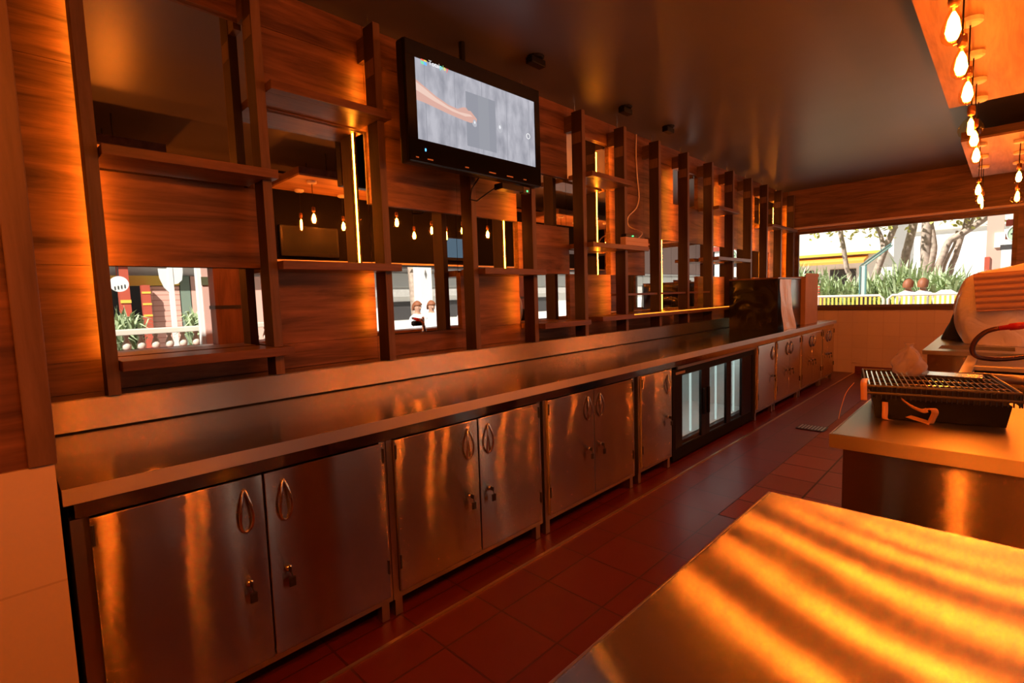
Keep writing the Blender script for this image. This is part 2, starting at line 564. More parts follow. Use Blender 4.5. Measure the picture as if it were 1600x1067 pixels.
# end wall with the long window
WZ0, WZ1, WY0, WY1 = H(-0.30), H(0.945), -0.06, 2.60
b = MB().box(XE, XE + .2, -1.1, YW + .2, 0.0, WZ0 - .06)
struct(b.build('wall_end', 'endtile'))
b = MB()
b.box(XE, XE + .2, WY1, YW + .2, WZ0 - .06, CEIL)
b.box(XE, XE + .2, -1.1, WY0, WZ0 - .06, CEIL)
b.box(XE, XE + .2, WY0, WY1, WZ1 + .0, CEIL)
struct(b.build('wall_end.001', wood('end_planks', (0.075, 0.035, 0.02), (0.24, 0.115, 0.06), 'Y', 0.45)))
b = MB().box(XE - .025, XE + .2, WY0 - .02, WY1 + .03, WZ0 - .06, WZ0, bev=.004)
struct(b.build('trim_4', 'darkwood'))
b = MB().box(XE - .06, XE, WY0 - .3, WY1 + .12, H(0.985), H(1.015), bev=.004)
struct(b.build('trim_5', plain('lit_trim', (.62, .44, .34), .45)))  # light caught on this ledge is put into its paler colour
b = MB()
b.box(XE + .05, XE + .10, WY0, WY0 + .05, WZ0, WZ1)
b.box(XE + .05, XE + .10, WY1 - .05, WY1, WZ0, WZ1)
b.box(XE + .05, XE + .10, WY0 + .05, WY1 - .05, WZ1 - .04, WZ1)
b.box(XE + .05, XE + .10, WY0 + .05, WY1 - .05, WZ0, WZ0 + .02)
win = struct(b.build('window_1', 'darkwood'))
b = MB().box(XE - .012, XE, -1.1, 1.7, 0.0, 0.11)
struct(b.build('baseboard_end', 'red'))
o = MB().box(XE - .014, XE, 1.62, 1.75, 0.16, 0.25, bev=.004).build('socket_plate', 'endtile')
tag(o, 'small tile coloured blank socket plate low on the far tiled wall', 'socket plate')

# street side: dark fascia above a long serving opening
b = MB().box(-2.0, XE, -1.1, -0.75, H(0.534), CEIL)
struct(b.build('wall_right', 'soffit'))
b = MB().box(-2.0, XE, -0.775, -0.738, H(0.534), H(0.56), bev=.003)
struct(b.build('trim_6', 'cream'))
b = MB().box(-2.0, XE, -0.752, -0.744, H(1.55), H(1.60))
struct(b.build('trim_7', 'canopy'))
b = MB().box(-2.0, 0.55, -1.1, -0.80, H(-0.43), H(0.534))
struct(b.build('wall_right.002', 'darkwood'))  # unseen infill of the opening, added to keep daylight off the pier
b = MB().box(-2.0, XE, -1.1, -0.95, 0.0, H(-0.47))
struct(b.build('wall_right.001', 'darkwood'))
b = MB().box(-2.0, XE, -1.12, -0.80, H(-0.47), H(-0.43), bev=.004)
struct(b.build('trim_8', 'shelfwood'))
for k, (x0, lab) in enumerate([(1.77, 'square dark red wooden column with a black strap, seen in the lowest mirror beside the first post'), (6.7, 'square dark red wooden column of the street front opposite the fridge')]):
    t = thing('wooden_column', (x0 + .14, -0.9, H(-.43)), lab, 'column')
    MB().box(x0, x0 + .28, -1.03, -0.82, H(-.43), H(.534), bev=.006).build('shaft', 'column', t)
    MB().box(x0 - .006, x0 + .286, -1.036, -0.814, H(-.02), H(.02)).build('strap', 'darkmetal', t)
t = thing('bar_counter', (4.0, -.7, 0), 'long stainless serving counter running under the street side opening', 'counter')
MB().box(-1.9, XE - .1, -0.94, -0.56, H(-.52), H(-.478), bev=.004).build('countertop', 'steelT', t)
MB().box(-1.9, XE - .1, -0.93, -0.60, 0.0, H(-.521)).build('front_panel', 'steelY', t)

# ------------------------------------------------------------------ shelf posts
def led_on(i):
    return i % 2 == 0 or i == 13
for i, x in enumerate(PX):
    top = H(1.60 - 0.05 * min(1, i / 3))
    t = thing('shelf_post', (x + PW / 2, (PF + PB) / 2, H(-.345)),
              'dark wood upright of the back bar shelving, %s from the tiled pier' % ORD[i], 'shelf post', 'uprights of the back bar shelving')
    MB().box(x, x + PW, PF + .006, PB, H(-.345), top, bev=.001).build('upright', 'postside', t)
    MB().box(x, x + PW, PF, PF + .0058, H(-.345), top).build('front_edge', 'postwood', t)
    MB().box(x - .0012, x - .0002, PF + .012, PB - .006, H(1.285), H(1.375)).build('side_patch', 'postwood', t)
    MB().box(x + .003, x + PW - .003, PB + .001, YW - .03, H(1.40), H(1.53)).build('wall_bracket', 'darkwood', t)
    MB().tube([(x + PW / 2, PB - .02, top + .002), (x + PW / 2, PB - .02, CEIL - .002)], .006).build('ceiling_bolt', 'chrome', t)
    if led_on(i):
        MB().box(x + .016, x + PW - .016, PB + .0003, PB + (.002 if i < 10 else .004), H(-.19), H(1.39)).build('led_strip', 'led', t)

def shelf(name, x0, x1, ztop, lab, notch=(), th=0.042, yf=2.535, led=False):
    pts = [(x0, YW - .032), (x0, yf)]
    pts += [(x1, yf)]
    # back edge with notches round the posts
    xs = sorted(notch, reverse=True)
    cur = [(x1, YW - .032)]
    for n in xs:
        pass
    t = MB()
    segs = []
    a = x0
    for n in sorted(notch):
        segs.append((a, n - .002)); a = n + PW + .002
    segs.append((a, x1))
    for s0, s1 in segs:
        if s1 - s0 > .004:
            t.box(s0, s1, PF - .003, YW - .032, H(ztop - th), H(ztop))
    t.box(x0, x1, yf, PF - .003, H(ztop - th), H(ztop), bev=.003)
    for n in sorted(notch):
        pass
    o = t.build(name, 'shelfwood', loc=((x0 + x1) / 2, 2.68, H(ztop - th)))
    tag(o, lab, 'shelf', 'plank shelves of the back bar')
    return o
def after(i): return PX[i] + PW + .003
shelf('plank_shelf', after(0), PX[1] + PW + .01, 0.65, 'plank shelf above head height between the first and second posts from the pier', (PX[1],))
shelf('plank_shelf', after(0), PX[1] + PW + .03, -0.205, 'lowest plank shelf beside the first post, right under the street reflection', (PX[1],))
shelf('plank_shelf', after(1), PX[2] + PW + .01, 1.07, 'topmost plank shelf between the second and third posts, left of the big screen', (PX[2],))
shelf('plank_shelf', after(1), PX[2] + PW + .03, 0.218, 'middle plank shelf between the second and third posts, below the mirrored bulbs', (PX[2],))
shelf('plank_shelf', after(3), PX[4] + PW + .03, 0.21, 'middle plank shelf under the big screen between the fourth and fifth posts', (PX[4],))
shelf('plank_shelf', after(4), PX[5] - .004, -0.205, 'low plank shelf between the fifth and sixth posts just above the steel backsplash', ())
shelf('plank_shelf', after(5), PX[6] + PW + .02, 1.045, 'high plank shelf right of the big screen between the sixth and seventh posts', (PX[6],))
shelf('plank_shelf', after(5), 4.54, 0.455, 'plank shelf right of the big screen carrying the pale carton', (PX[6],))
shelf('plank_shelf', after(9), PX[10] + PW + .02, 1.035, 'high plank shelf between the tenth and eleventh posts', (PX[10],))
shelf('plank_shelf', after(9), 7.3, 0.425, 'middle plank shelf reaching from the tenth post past the eleventh', (PX[10],))
shelf('plank_shelf', after(12), 9.42, 0.98, 'high plank shelf at the last posts beside the far window', (PX[13], PX[14]))
shelf('ledge', 3.73, 6.62, -0.19, 'long low ledge with glowing top edge running from the sixth to the tenth post', tuple(PX[6:10]))
led_ = MB().box(4.25, 6.6, 2.529, 2.5345, H(-.198), H(-.190)).build('led_strip', emit('ledge_led', (1.0, .25, .02), 3.5), bpy.data.objects['ledge'])
b = MB()
for i in range(6, 9):
    b.box(PX[i] + PW + .002, PX[i + 1] - .002, 2.625, 2.665, H(-.012), H(.008))
o = b.build('display_rail', 'shelfwood', loc=(5.2, 2.645, H(-.012)))
tag(o, 'slim wooden rail between the seventh and tenth posts above the glowing ledge', 'rail')

# pale carton with a small black router, and its cable
t = thing('carton', (4.35, 2.64, H(.456)), 'flat pale cardboard carton lying on the shelf at the seventh post', 'carton')
MB().box(4.12, 4.53, 2.538, 2.596, H(.456), H(.53), bev=.003).build('body', 'whitecard', t)
MB().box(4.14, 4.51, 2.5365, 2.538, H(.49), H(.493)).build('tape_seam', 'card', t)
t = thing('router', (4.2, 2.57, H(.531)), 'small black router with a green light on top of the pale carton', 'router')
MB().box(4.13, 4.35, 2.54, 2.595, H(.531), H(.56), bev=.004).build('case', 'black', t)
MB().lathe([(.008, 0), (.008, .01)], (4.24, 2.535, H(.536)), 8).build('status_light', 'greenled', t)
pts = [(4.38, 2.575, H(.535)), (4.43, 2.585, H(.54)), (4.50, 2.59, H(.60)), (4.53, 2.75, H(.68)), (4.56, 2.775, H(.78)), (4.72, 2.78, H(.88)), (4.78, 2.78, H(1.0)), (4.75, 2.78, H(1.2)), (4.73, 2.78, H(1.42)), (4.74, 2.78, CEIL - .005)]
o = MB().tube(smooth_pts(pts, 4), .006, 6).build('cable', 'cable_w', smooth=True)
tag(o, 'pale cable hanging in a curve from the ceiling down to the router', 'cable')

# ------------------------------------------------------------------ television
t = thing('television', (2.24, 2.44, H(.78)), 'large black flat television hung in front of the shelving, switched on', 'television')
x0, x1, z0, z1 = 1.675, 2.79, .775, 1.438
sx0, sx1, sz0, sz1 = 1.742, 2.733, .906, 1.347
b = MB()
b.box(x0, x1, 2.405, 2.48, H(z0), H(z1), bev=.012)
b.box(1.9, 2.55, 2.48, 2.53, H(.9), H(1.3), bev=.01)
hs = b.build('housing', 'black', t)
bz = MB()
bz.box(x0 + .005, x1 - .005, 2.396, 2.405, H(sz1), H(z1 - .005), bev=.003)
bz.box(x0 + .005, x1 - .005, 2.396, 2.405, H(z0 + .005), H(sz0), bev=.003)
bz.box(x0 + .005, sx0, 2.396, 2.405, H(sz0), H(sz1))
bz.box(sx1, x1 - .005, 2.396, 2.405, H(sz0), H(sz1))
bz.build('bezel', plain('glossy_bezel', (0.005, 0.005, 0.005), 0.12, spec=0.35), t)
# the picture: pale grey planks, an arm reaching for a crystal
def screen_mat():
    m = bpy.data.materials.new('screen_picture'); m.use_nodes = True
    n = m.node_tree; n.nodes.clear()
    tc = n.nodes.new('ShaderNodeTexCoord')
    sp = n.nodes.new('ShaderNodeSeparateXYZ'); n.links.new(tc.outputs['Object'], sp.inputs[0])
    mp = n.nodes.new('ShaderNodeMapping'); mp.inputs['Scale'].default_value = (9, 1, 4)
    n.links.new(tc.outputs['Object'], mp.inputs[0])
    ns = n.nodes.new('ShaderNodeTexNoise'); ns.inputs['Scale'].default_value = 1.6; ns.inputs['Detail'].default_value = 6
    n.links.new(mp.outputs[0], ns.inputs['Vector'])
    r = n.nodes.new('ShaderNodeValToRGB')
    r.color_ramp.elements[0].position = .3; r.color_ramp.elements[0].color = (.19, .19, .22, 1)
    r.color_ramp.elements[1].position = .65; r.color_ramp.elements[1].color = (.33, .325, .36, 1)
    n.links.new(ns.outputs['Fac'], r.inputs[0])
    ml = n.nodes.new('ShaderNodeMath'); ml.operation = 'MULTIPLY'; ml.inputs[1].default_value = 4.6
    fr = n.nodes.new('ShaderNodeMath'); fr.operation = 'FRACT'
    gt = n.nodes.new('ShaderNodeMath'); gt.operation = 'LESS_THAN'; gt.inputs[1].default_value = .02
    n.links.new(sp.outputs[0], ml.inputs[0]); n.links.new(ml.outputs[0], fr.inputs[0]); n.links.new(fr.outputs[0], gt.inputs[0])
    mx = n.nodes.new('ShaderNodeMixRGB'); mx.inputs[2].default_value = (.2, .2, .23, 1)
    n.links.new(gt.outputs[0], mx.inputs[0]); n.links.new(r.outputs[0], mx.inputs[1])
    e = n.nodes.new('ShaderNodeEmission'); e.inputs[1].default_value = 2.1
    n.links.new(mx.outputs[0], e.inputs[0])
    ou = n.nodes.new('ShaderNodeOutputMaterial'); n.links.new(e.outputs[0], ou.inputs[0])
    return m
scr = MB().box(sx0, sx1, 2.400, 2.4045, H(sz0), H(sz1)).build('screen', screen_mat(), t)
def scr_pts(u, v):                     # u, v in 0..1 over the lit screen, from its top left
    return (sx0 + u * (sx1 - sx0), H(sz1 - v * (sz1 - sz0)))
def poly(name, pts, mat, y, parent):
    m = MB()
    m.prism([scr_pts(u, v) for u, v in pts], 'Y', y, y + .0008)
    return m.build(name, mat, parent)
EM = lambda n, c, s=1.55: emit(n, c, s)
poly('picture_panel', [(.37, .20), (.62, .20), (.62, .93), (.37, .93)], EM('screen_grey', (.262, .266, .305)), 2.3990, scr)
poly('picture_panel', [(.47, .20), (.56, .20), (.56, .93), (.47, .93)], EM('screen_grey2', (.28, .285, .32)), 2.3985, scr)
poly('picture_arm', [(0, .27), (.06, .325), (.14, .40), (.23, .46), (.30, .475), (.345, .43), (.37, .425), (.385, .455), (.405, .45), (.42, .475), (.435, .50), (.455, .535), (.45, .585), (.425, .60), (.40, .61), (.36, .605), (.30, .595), (.22, .575), (.12, .545), (.05, .525), (0, .52)], EM('screen_skin', (.62, .36, .30)), 2.3978, scr)
poly('picture_arm_light', [(0, .30), (.06, .35), (.14, .425), (.23, .485), (.31, .51), (.40, .50), (.42, .52), (.36, .545), (.26, .53), (.12, .47), (0, .40)], EM('screen_skin2', (.74, .52, .44)), 2.3974, scr)
for (u, v, s) in ((.435, .60, .035), (.655, .56, .05)):
    pts = [(u + s * .5 * math.cos(a) * (1 + .2 * math.sin(3 * a)), v + s * 1.5 * math.sin(a)) for a in [6.283 * k / 9 for k in range(9)]]
    poly('picture_crystal', pts, EM('screen_crystal', (.42, .42, .46)), 2.3970, scr)
    pts = [(u + s * .2 * math.cos(a), v - .01 + s * .6 * math.sin(a)) for a in [6.283 * k / 5 for k in range(5)]]
    poly('picture_crystal', pts, EM('screen_crystal2', (.75, .76, .80)), 2.3966, scr)
# round channel mark, low right
ring = MB()
cx, cz = scr_pts(.93, .555)
ring.tube([(cx + .017 * math.cos(a), 2.398, cz + .017 * math.sin(a)) for a in [6.283 * k / 20 for k in range(20)]], .0022, 5, closed=True)
ring.build('picture_mark', EM('screen_white', (.85, .85, .85)), scr)
def text(name, s, x, z, size, mat, parent, y, rot=None):
    c = bpy.data.curves.new(name, 'FONT'); c.body = s; c.size = size; c.extrude = .0004
    o = bpy.data.objects.new(name, c); COL.objects.link(o)
    bpy.context.view_layer.update()
    me = bpy.data.meshes.new_from_object(o.evaluated_get(bpy.context.evaluated_depsgraph_get()))
    wid = max((v.co.x for v in me.vertices), default=0)
    bpy.data.objects.remove(o)
    for v in me.vertices:
        v.co = (rot @ v.co + Vector((x, y, z)) if rot else Vector((x + v.co.x, y - v.co.z, z + v.co.y))) - ORIG[parent.name]
    me.materials.clear(); me.materials.append(mat)
    m = bpy.data.objects.new(name, me); COL.objects.link(m); m.parent = parent
    ORIG[m.name] = ORIG[parent.name]
    return wid
lx, lz = scr_pts(.095, .035)
wx = lx
for s, c in (('Total', (.9, .9, .9)), ('p', (.15, .85, .8)), ('l', (.3, .8, .25)), ('a', (.95, .75, .1)), ('y', (.9, .12, .08))):
    wx += text('caption_letters', s, wx, lz, .037, EM('cap', c), scr, 2.3964) + .003
for k, c in enumerate([(.9, .15, .1), (.95, .7, .1), (.2, .7, .4), (.15, .45, .9)]):
    u = .042 + .02 * (k % 2); v = -.03 + .045 * (k // 2)
    poly('caption_mark', [(u, v), (u + .02, v + .01), (u + .02, v + .045), (u, v + .04)], EM('capm', c), 2.3964, scr)
b = MB()
for (a, c_) in ((1.72, 1.74), (1.80, 1.84), (2.08, 2.11), (2.28, 2.34), (2.44, 2.50), (2.60, 2.63)):
    b.box(a, c_, 2.3952, 2.3959, H(.80), H(.807))
b.build('bezel_reflections', plain('bezel_reflection_colour', (.55, .35, .2), .4), t)  # orange light reflections on the lower bezel, drawn as small coloured bars
MB().box(1.785, 1.793, 2.3945, 2.396, H(.845), H(.86)).build('power_light', 'blueled', t)
b = MB()
b.box(2.05, 2.39, 2.53, 2.56, H(1.0), H(1.2))
b.tube([(2.22, 2.545, H(1.1)), (2.22, 2.545, CEIL - .003)], .02)
b.build('ceiling_mount', 'blackmatte', t)
t = thing('set_top_box', (2.55, 2.5, H(.70)), 'small black receiver box with green light under the right end of the big screen', 'receiver box')
MB().box(2.42, 2.62, 2.42, 2.50, H(.725), H(.765), bev=.004).build('case', 'black', t)
MB().box(2.625, 2.69, 2.42, 2.46, H(.72), H(.765), bev=.003).build('adapter', 'darkmetal', t)
MB().box(2.655, 2.668, 2.4175, 2.419, H(.73), H(.742)).build('status_light', 'greenled', t)
MB().tube([(2.26, 2.46, H(.79)), (2.20, 2.48, H(.70)), (2.20, 2.50, H(.64)), (2.27, 2.51, H(.64)), (2.36, 2.50, H(.70)), (2.42, 2.47, H(.745))], .005, 6).build('lead', 'black', t, True)
for k, (px, py) in enumerate([(2.72, 2.36), (4.0, 2.45), (4.78, 2.45)]):
    t = thing('ceiling_fitting', (px, py, CEIL - .06), 'small black fitting on the dark ceiling, %s to the right of the big screen' % ('nearest' if k == 0 else 'second' if k == 1 else 'third'), 'ceiling fitting', 'black ceiling fittings')
    MB().lathe([(.05, .045), (.06, .055), (.06, .059)], (px, py, CEIL - .06), 12).build('base', 'blackmatte', t)
    MB().box(px - .07, px + .07, py - .03, py + .03, CEIL - .06, CEIL - .016, bev=.006).build('body', 'black', t)

# ------------------------------------------------------------------ back counter
YC = 1.80
t = thing('back_counter', (4.4, 2.2, H(-.53)), 'long brushed steel worktop with upstand running along the whole back bar', 'worktop')
b = MB()
b.box(.086, 3.088, YC + .004, 2.615, H(-.522), H(-.478))
b.box(3.090, 8.69, YC + .004, 2.615, H(-.522), H(-.478))
b.build('worktop', 'steelT', t)
b = MB()
b.box(.086, 3.088, YC, YC + .0038, H(-.524), H(-.4785), bev=.001)
b.box(3.090, 8.694, YC, YC + .0038, H(-.524), H(-.4785), bev=.001)
b.build('front_lip', 'lipsteel', t)
b = MB()
for s0, s1 in ((.086, 2.9), (2.902, 5.8), (5.802, 8.69)):
    b.prism([(2.6155, H(-.478)), (2.6155, H(-.352)), (2.62, H(-.346)), (YW - .03, H(-.346)), (YW - .03, H(-.478))], 'X', s0, s1)
seal = MB().box(.086, 8.69, 2.6125, 2.6152, H(-.4779), H(-.472)).build('seam', 'blackmatte', t)
b.build('backsplash', steel('steel_splash', (0, 0, 1), (0.62, 0.55, 0.48), rough=0.22, k=2.6, kw=0.04), t)
MB().box(.11, 8.66, YC + .03, YC + .045, H(-.575), H(-.523)).build('front_rail', 'railsteel', t)

def teardrop(cx, z0, z1, y):
    pts = []
    h = z1 - z0
    for k in range(24):
        a = 6.28319 * k / 24
        s = (1 - math.cos(a)) / 2         # 0 bottom, 1 top
        wdt = .019 * math.sin(a) * (1.15 - .75 * s)
        pts.append((cx + wdt * 1.25, y - .016 * math.sin(math.pi * min(1, max(0, s))) , z0 + h * s))
    return pts
def cabinet(x0, x1, doors, lab, hsides, leg=True):
    yf = YC + .035
    zt, zb = H(-.577), H(-1.245)
    t = thing('steel_cabinet', ((x0 + x1) / 2, 2.2, 0), lab, 'cabinet', 'steel cabinets under the back counter')
    b = MB()
    b.box(x0, x0 + .028, yf, yf + .03, zb - .03, zt)
    b.box(x1 - .028, x1, yf, yf + .03, zb - .03, zt)
    b.box(x0 + .028, x1 - .028, yf, yf + .03, zb - .03, zb - .004)
    b.box(x0 + .004, x1 - .004, yf + .0305, 2.58, zb - .03, zt)
    b.build('carcass', 'framesteel', t)
    n = len(doors) - 1
    for k in range(n):
        a, c = doors[k] + .003, doors[k + 1] - .003
        d = MB().box(a, c, yf - .016, yf + .012, zb, zt - .003, bev=.003).build('door', 'steelY', t)
        side = hsides[k]
        hx = c - .062 if side > 0 else a + .062
        kx = hx - .004
        MB().tube(teardrop(hx, H(-.762), H(-.617), yf - .018), .0052, 6, closed=True).build('handle', 'chrome', d, True)
        b = MB()
        b.tube([(kx, yf - .016, H(-.94)), (kx, yf - .028, H(-.94))], .012, 10)
        b.build('lock', 'chrome', d, True)
        b = MB()
        b.box(kx - .0015, kx + .0015, yf - .048, yf - .028, H(-.95), H(-.93))
        b.tube([(kx, yf - .044, H(-.947)), (kx + .004, yf - .046, H(-.965))], .002, 5)
        b.box(kx - .010, kx + .014, yf - .050, yf - .042, H(-1.0), H(-.965), bev=.003)
        b.build('key', 'darkmetal', d)
        hb = c if side < 0 else a
        for hz in (-.66, -1.14):
            MB().tube([(hb - .004 * side * -1, yf - .017, H(hz)), (hb - .004 * side * -1, yf - .017, H(hz + .06))], .005, 6).build('hinge', 'darkmetal', d)
    if leg:
        for lx in (x0 + .012, x1 - .05):
            for ly in (yf + .01, 2.5):
                MB().box(lx, lx + .036, ly, ly + .036, 0.004, zb - .031).build('leg', 'framesteel', t)
    return t
cabinet(.098, 1.092, (.135, .602, 1.078), 'two-door steel cabinet at the near left end, next to the tiled pier', (1, -1))
cabinet(1.096, 2.072, (1.123, 1.595, 2.050), 'two-door steel cabinet, second from the tiled pier', (1, -1))
cabinet(2.094, 3.062, (2.120, 2.562, 3.026), 'two-door steel cabinet, third from the pier, left of the single-door one', (1, -1))
cabinet(3.110, 3.612, (3.138, 3.586), 'single-door steel cabinet just left of the glass fridge', (1,))
cabinet(5.44, 6.02, (5.47, 5.99), 'single-door steel cabinet just right of the glass fridge', (1,))
cabinet(6.04, 6.98, (6.07, 6.51, 6.95), 'two-door steel cabinet, second one right of the glass fridge', (1, -1))
cabinet(7.00, 7.98, (7.03, 7.49, 7.95), 'two-door steel cabinet, third one right of the glass fridge', (1, -1))
cabinet(8.00, 8.68, (8.03, 8.34, 8.65), 'two-door steel cabinet at the far end of the back counter', (1, -1))

# ------------------------------------------------------------------ glass fridge
t = thing('bar_fridge', (4.53, 2.2, 0), 'black back bar fridge with three lit glass doors under the counter', 'fridge')
fx0, fx1, fy, fz0, fz1 = 3.645, 5.415, 1.845, .03, H(-.60)
b = MB()
b.box(fx0, fx1, 2.54, 2.58, fz0, fz1)
b.box(fx0, fx0 + .05, fy + .03, 2.54, fz0, fz1)
b.box(fx1 - .05, fx1, fy + .03, 2.54, fz0, fz1)
b.box(fx0 + .05, fx1 - .05, fy + .03, 2.54, fz1 - .05, fz1)
b.box(fx0 + .05, fx1 - .05, fy + .03, 2.54, fz0, fz0 + .12)
b.build('cabinet_body', 'black', t)
b = MB()
b.box(fx0 + .051, fx1 - .051, 2.52, 2.538, fz0 + .121, fz1 - .051)
b.box(fx0 + .051, fx0 + .06, fy + .07, 2.52, fz0 + .121, fz1 - .051)
b.box(fx1 - .06, fx1 - .051, fy + .07, 2.52, fz0 + .121, fz1 - .051)
b.box(fx0 + .06, fx1 - .06, fy + .07, 2.52, fz0 + .121, fz0 + .125)
b.build('liner', 'fridgein', t)
fr = MB()
fr.box(fx0, fx1, fy, fy + .028, fz0, H(-1.245))
fr.box(fx0, fx1, fy, fy + .028, H(-.655), fz1)
fr.box(fx0, fx0 + .05, fy, fy + .028, H(-1.245), H(-.655))
fr.box(fx1 - .05, fx1, fy, fy + .028, H(-1.245), H(-.655))
fr.build('front_frame', 'blackmatte', t)
MB().box(fx0 + .06, fx1 + .0, fy - .016, fy - .002, H(-.60), H(-.578)).build('top_strip', 'framesteel', t)
MB().box(3.70, 3.86, fy - .003, fy - .0005, H(-.645), H(-.625)).build('badge', plain('badge_plate', (.5, .35, .22), .4, .5), t)
for k, (a, c, g0, g1) in enumerate([(3.70, 4.27, 3.82, 4.18), (4.272, 4.80, 4.345, 4.72), (4.802, 5.36, 4.83, 5.10)]):
    d = MB()
    d.box(a, g0, fy + .004, fy + .026, H(-1.243), H(-.657))
    d.box(g1, c, fy + .004, fy + .026, H(-1.243), H(-.657))
    d.box(g0, g1, fy + .004, fy + .026, H(-1.243), H(-1.235))
    d.box(g0, g1, fy + .004, fy + .026, H(-.662), H(-.657))
    d = d.build('glass_door', 'black', t)
    MB().box(g0, g1, fy + .012, fy + .018, H(-1.235), H(-.662)).build('glass_pane', 'fridgeglass', d)
    if k < 2:
        MB().box(g1 + .02 if k == 0 else a - .0 + .01, g1 + .05 if k == 0 else a + .035, fy - .018, fy + .004, H(-1.05), H(-.82), bev=.005).build('door_pull', 'blackmatte', d)
    MB().tube([((g0 + g1) / 2 + .15, fy + .09, H(-1.20)), ((g0 + g1) / 2 + .15, fy + .09, H(-.68))], .010, 8).build('lamp_tube', 'fridgelamp', t)
MB().box(fx0 + .1, fx1 - .1, fy + .05, fy + .09, fz1 - .07, fz1 - .052).build('top_lamp', emit('fridge_top_lamp', (.9, 1.0, .96), 14.0), t)
MB().box(fx0 + .03, fx1 - .03, fy + .06, 2.5, 0.003, fz0 - .001).build('plinth', 'blackmatte', t)

# ------------------------------------------------------------------ boxed appliance wrapped in plastic on the far counter
t = thing('wrapped_box', (6.85, 2.2, H(-.478)), 'tall box wrapped in shiny black film standing on the far end of the counter', 'wrapped box')
bx0, bx1, by0, by1, bz0, bz1 = 6.47, 7.40, 1.94, 2.50, H(-.477), H(.125)
def filmface(u, v):
    y = by1 + (by0 - by1) * u; z = bz0 + (bz1 - bz0) * v
    sag = v + .9 * (u - .45) ** 2
    f = .013 * math.sin(11 * sag + 1.2) * v + .007 * math.sin(5 * u + 17 * (1 - v) * u) * (1 - v) + .006 * math.sin(19 * sag + 6 * u) * v
    e = min(1, 8 * u, 8 * (1 - u), 8 * v, 8 * (1 - v))
    return (bx0 - .012 - abs(f) * max(0, e), y, z)
b = MB()
b.box(bx0, bx1, by0, by1, bz0, bz1, bev=.006)
b.grid(filmface, 28, 28)
b.build('film_wrapped_body', 'filmblack', t, True)
def plasticface(u, v):
    x = bx0 - .01 + .45 * u + .25 * v * 0; z = bz0 + (bz1 - bz0 - .005) * v
    return (x, by0 - .012 - .06 * (1 - v) ** 2 - .012 * abs(math.sin(5 * u + 2 * v)) - .003 * math.sin(13 * v + 6 * u), z)
MB().grid(plasticface, 16, 20).build('plastic_sheet', 'filmwhite', t, True)
MB().box(bx0 - .02, bx1, by0 - .005, by1, bz1 + .001, bz1 + .018, bev=.003).build('lid_board', 'shelfwood', t)
t2 = thing('cardboard_box', (7.9, 2.05, H(-.478)), 'upright brown cardboard box standing behind the black wrapped box', 'cardboard box')
b = MB(); b.box(7.45, 8.05, 1.90, 2.35, H(-.477), H(.16), bev=.004); b.build('body', 'card', t2)
MB().box(7.44, 8.06, 1.895, 1.899, H(.155), H(.20)).build('flap', 'card', t2)

# ------------------------------------------------------------------ pendant lamps and hanging wooden canopies
PZ0, PZ1 = H(1.333), H(1.42)
for k, (x0, x1) in enumerate([(2.31, 5.22), (6.53, 8.80), (-1.75, 1.16)]):
    y0, y1 = -.42, .375
    t = thing('hanging_canopy', ((x0 + x1) / 2, (y0 + y1) / 2, PZ0), ('middle flat wooden canopy hung below the dark ceiling, nearer one in direct view', 'far flat wooden canopy hung below the dark ceiling near the end wall', 'flat wooden canopy nearest the camera, seen as a dark edge in the first upper mirror')[k], 'canopy', 'hanging wooden canopies')
    b = MB()
    b.box(x0, x1, y0, y1, PZ0, PZ0 + .02)
    b.build('bottom_board', 'canopy', t)
    b = MB()
    b.box(x0, x1, y1 - .02, y1, PZ0 + .0205, PZ1); b.box(x0, x1, y0, y0 + .02, PZ0 + .0205, PZ1)
    b.box(x0, x0 + .02, y0 + .0205, y1 - .0205, PZ0 + .0205, PZ1); b.box(x1 - .02, x1, y0 + .0205, y1 - .0205, PZ0 + .0205, PZ1)
    b.build('edge_frame', 'darkwood', t)
    for rx in (x0 + .35, x1 - .35):
        for ry in (y0 + .2, y1 - .1):
            MB().tube([(rx, ry, PZ0 + .021), (rx, ry, CEIL - .002)], .006, 6).build('hanging_rod', 'darkmetal', t)

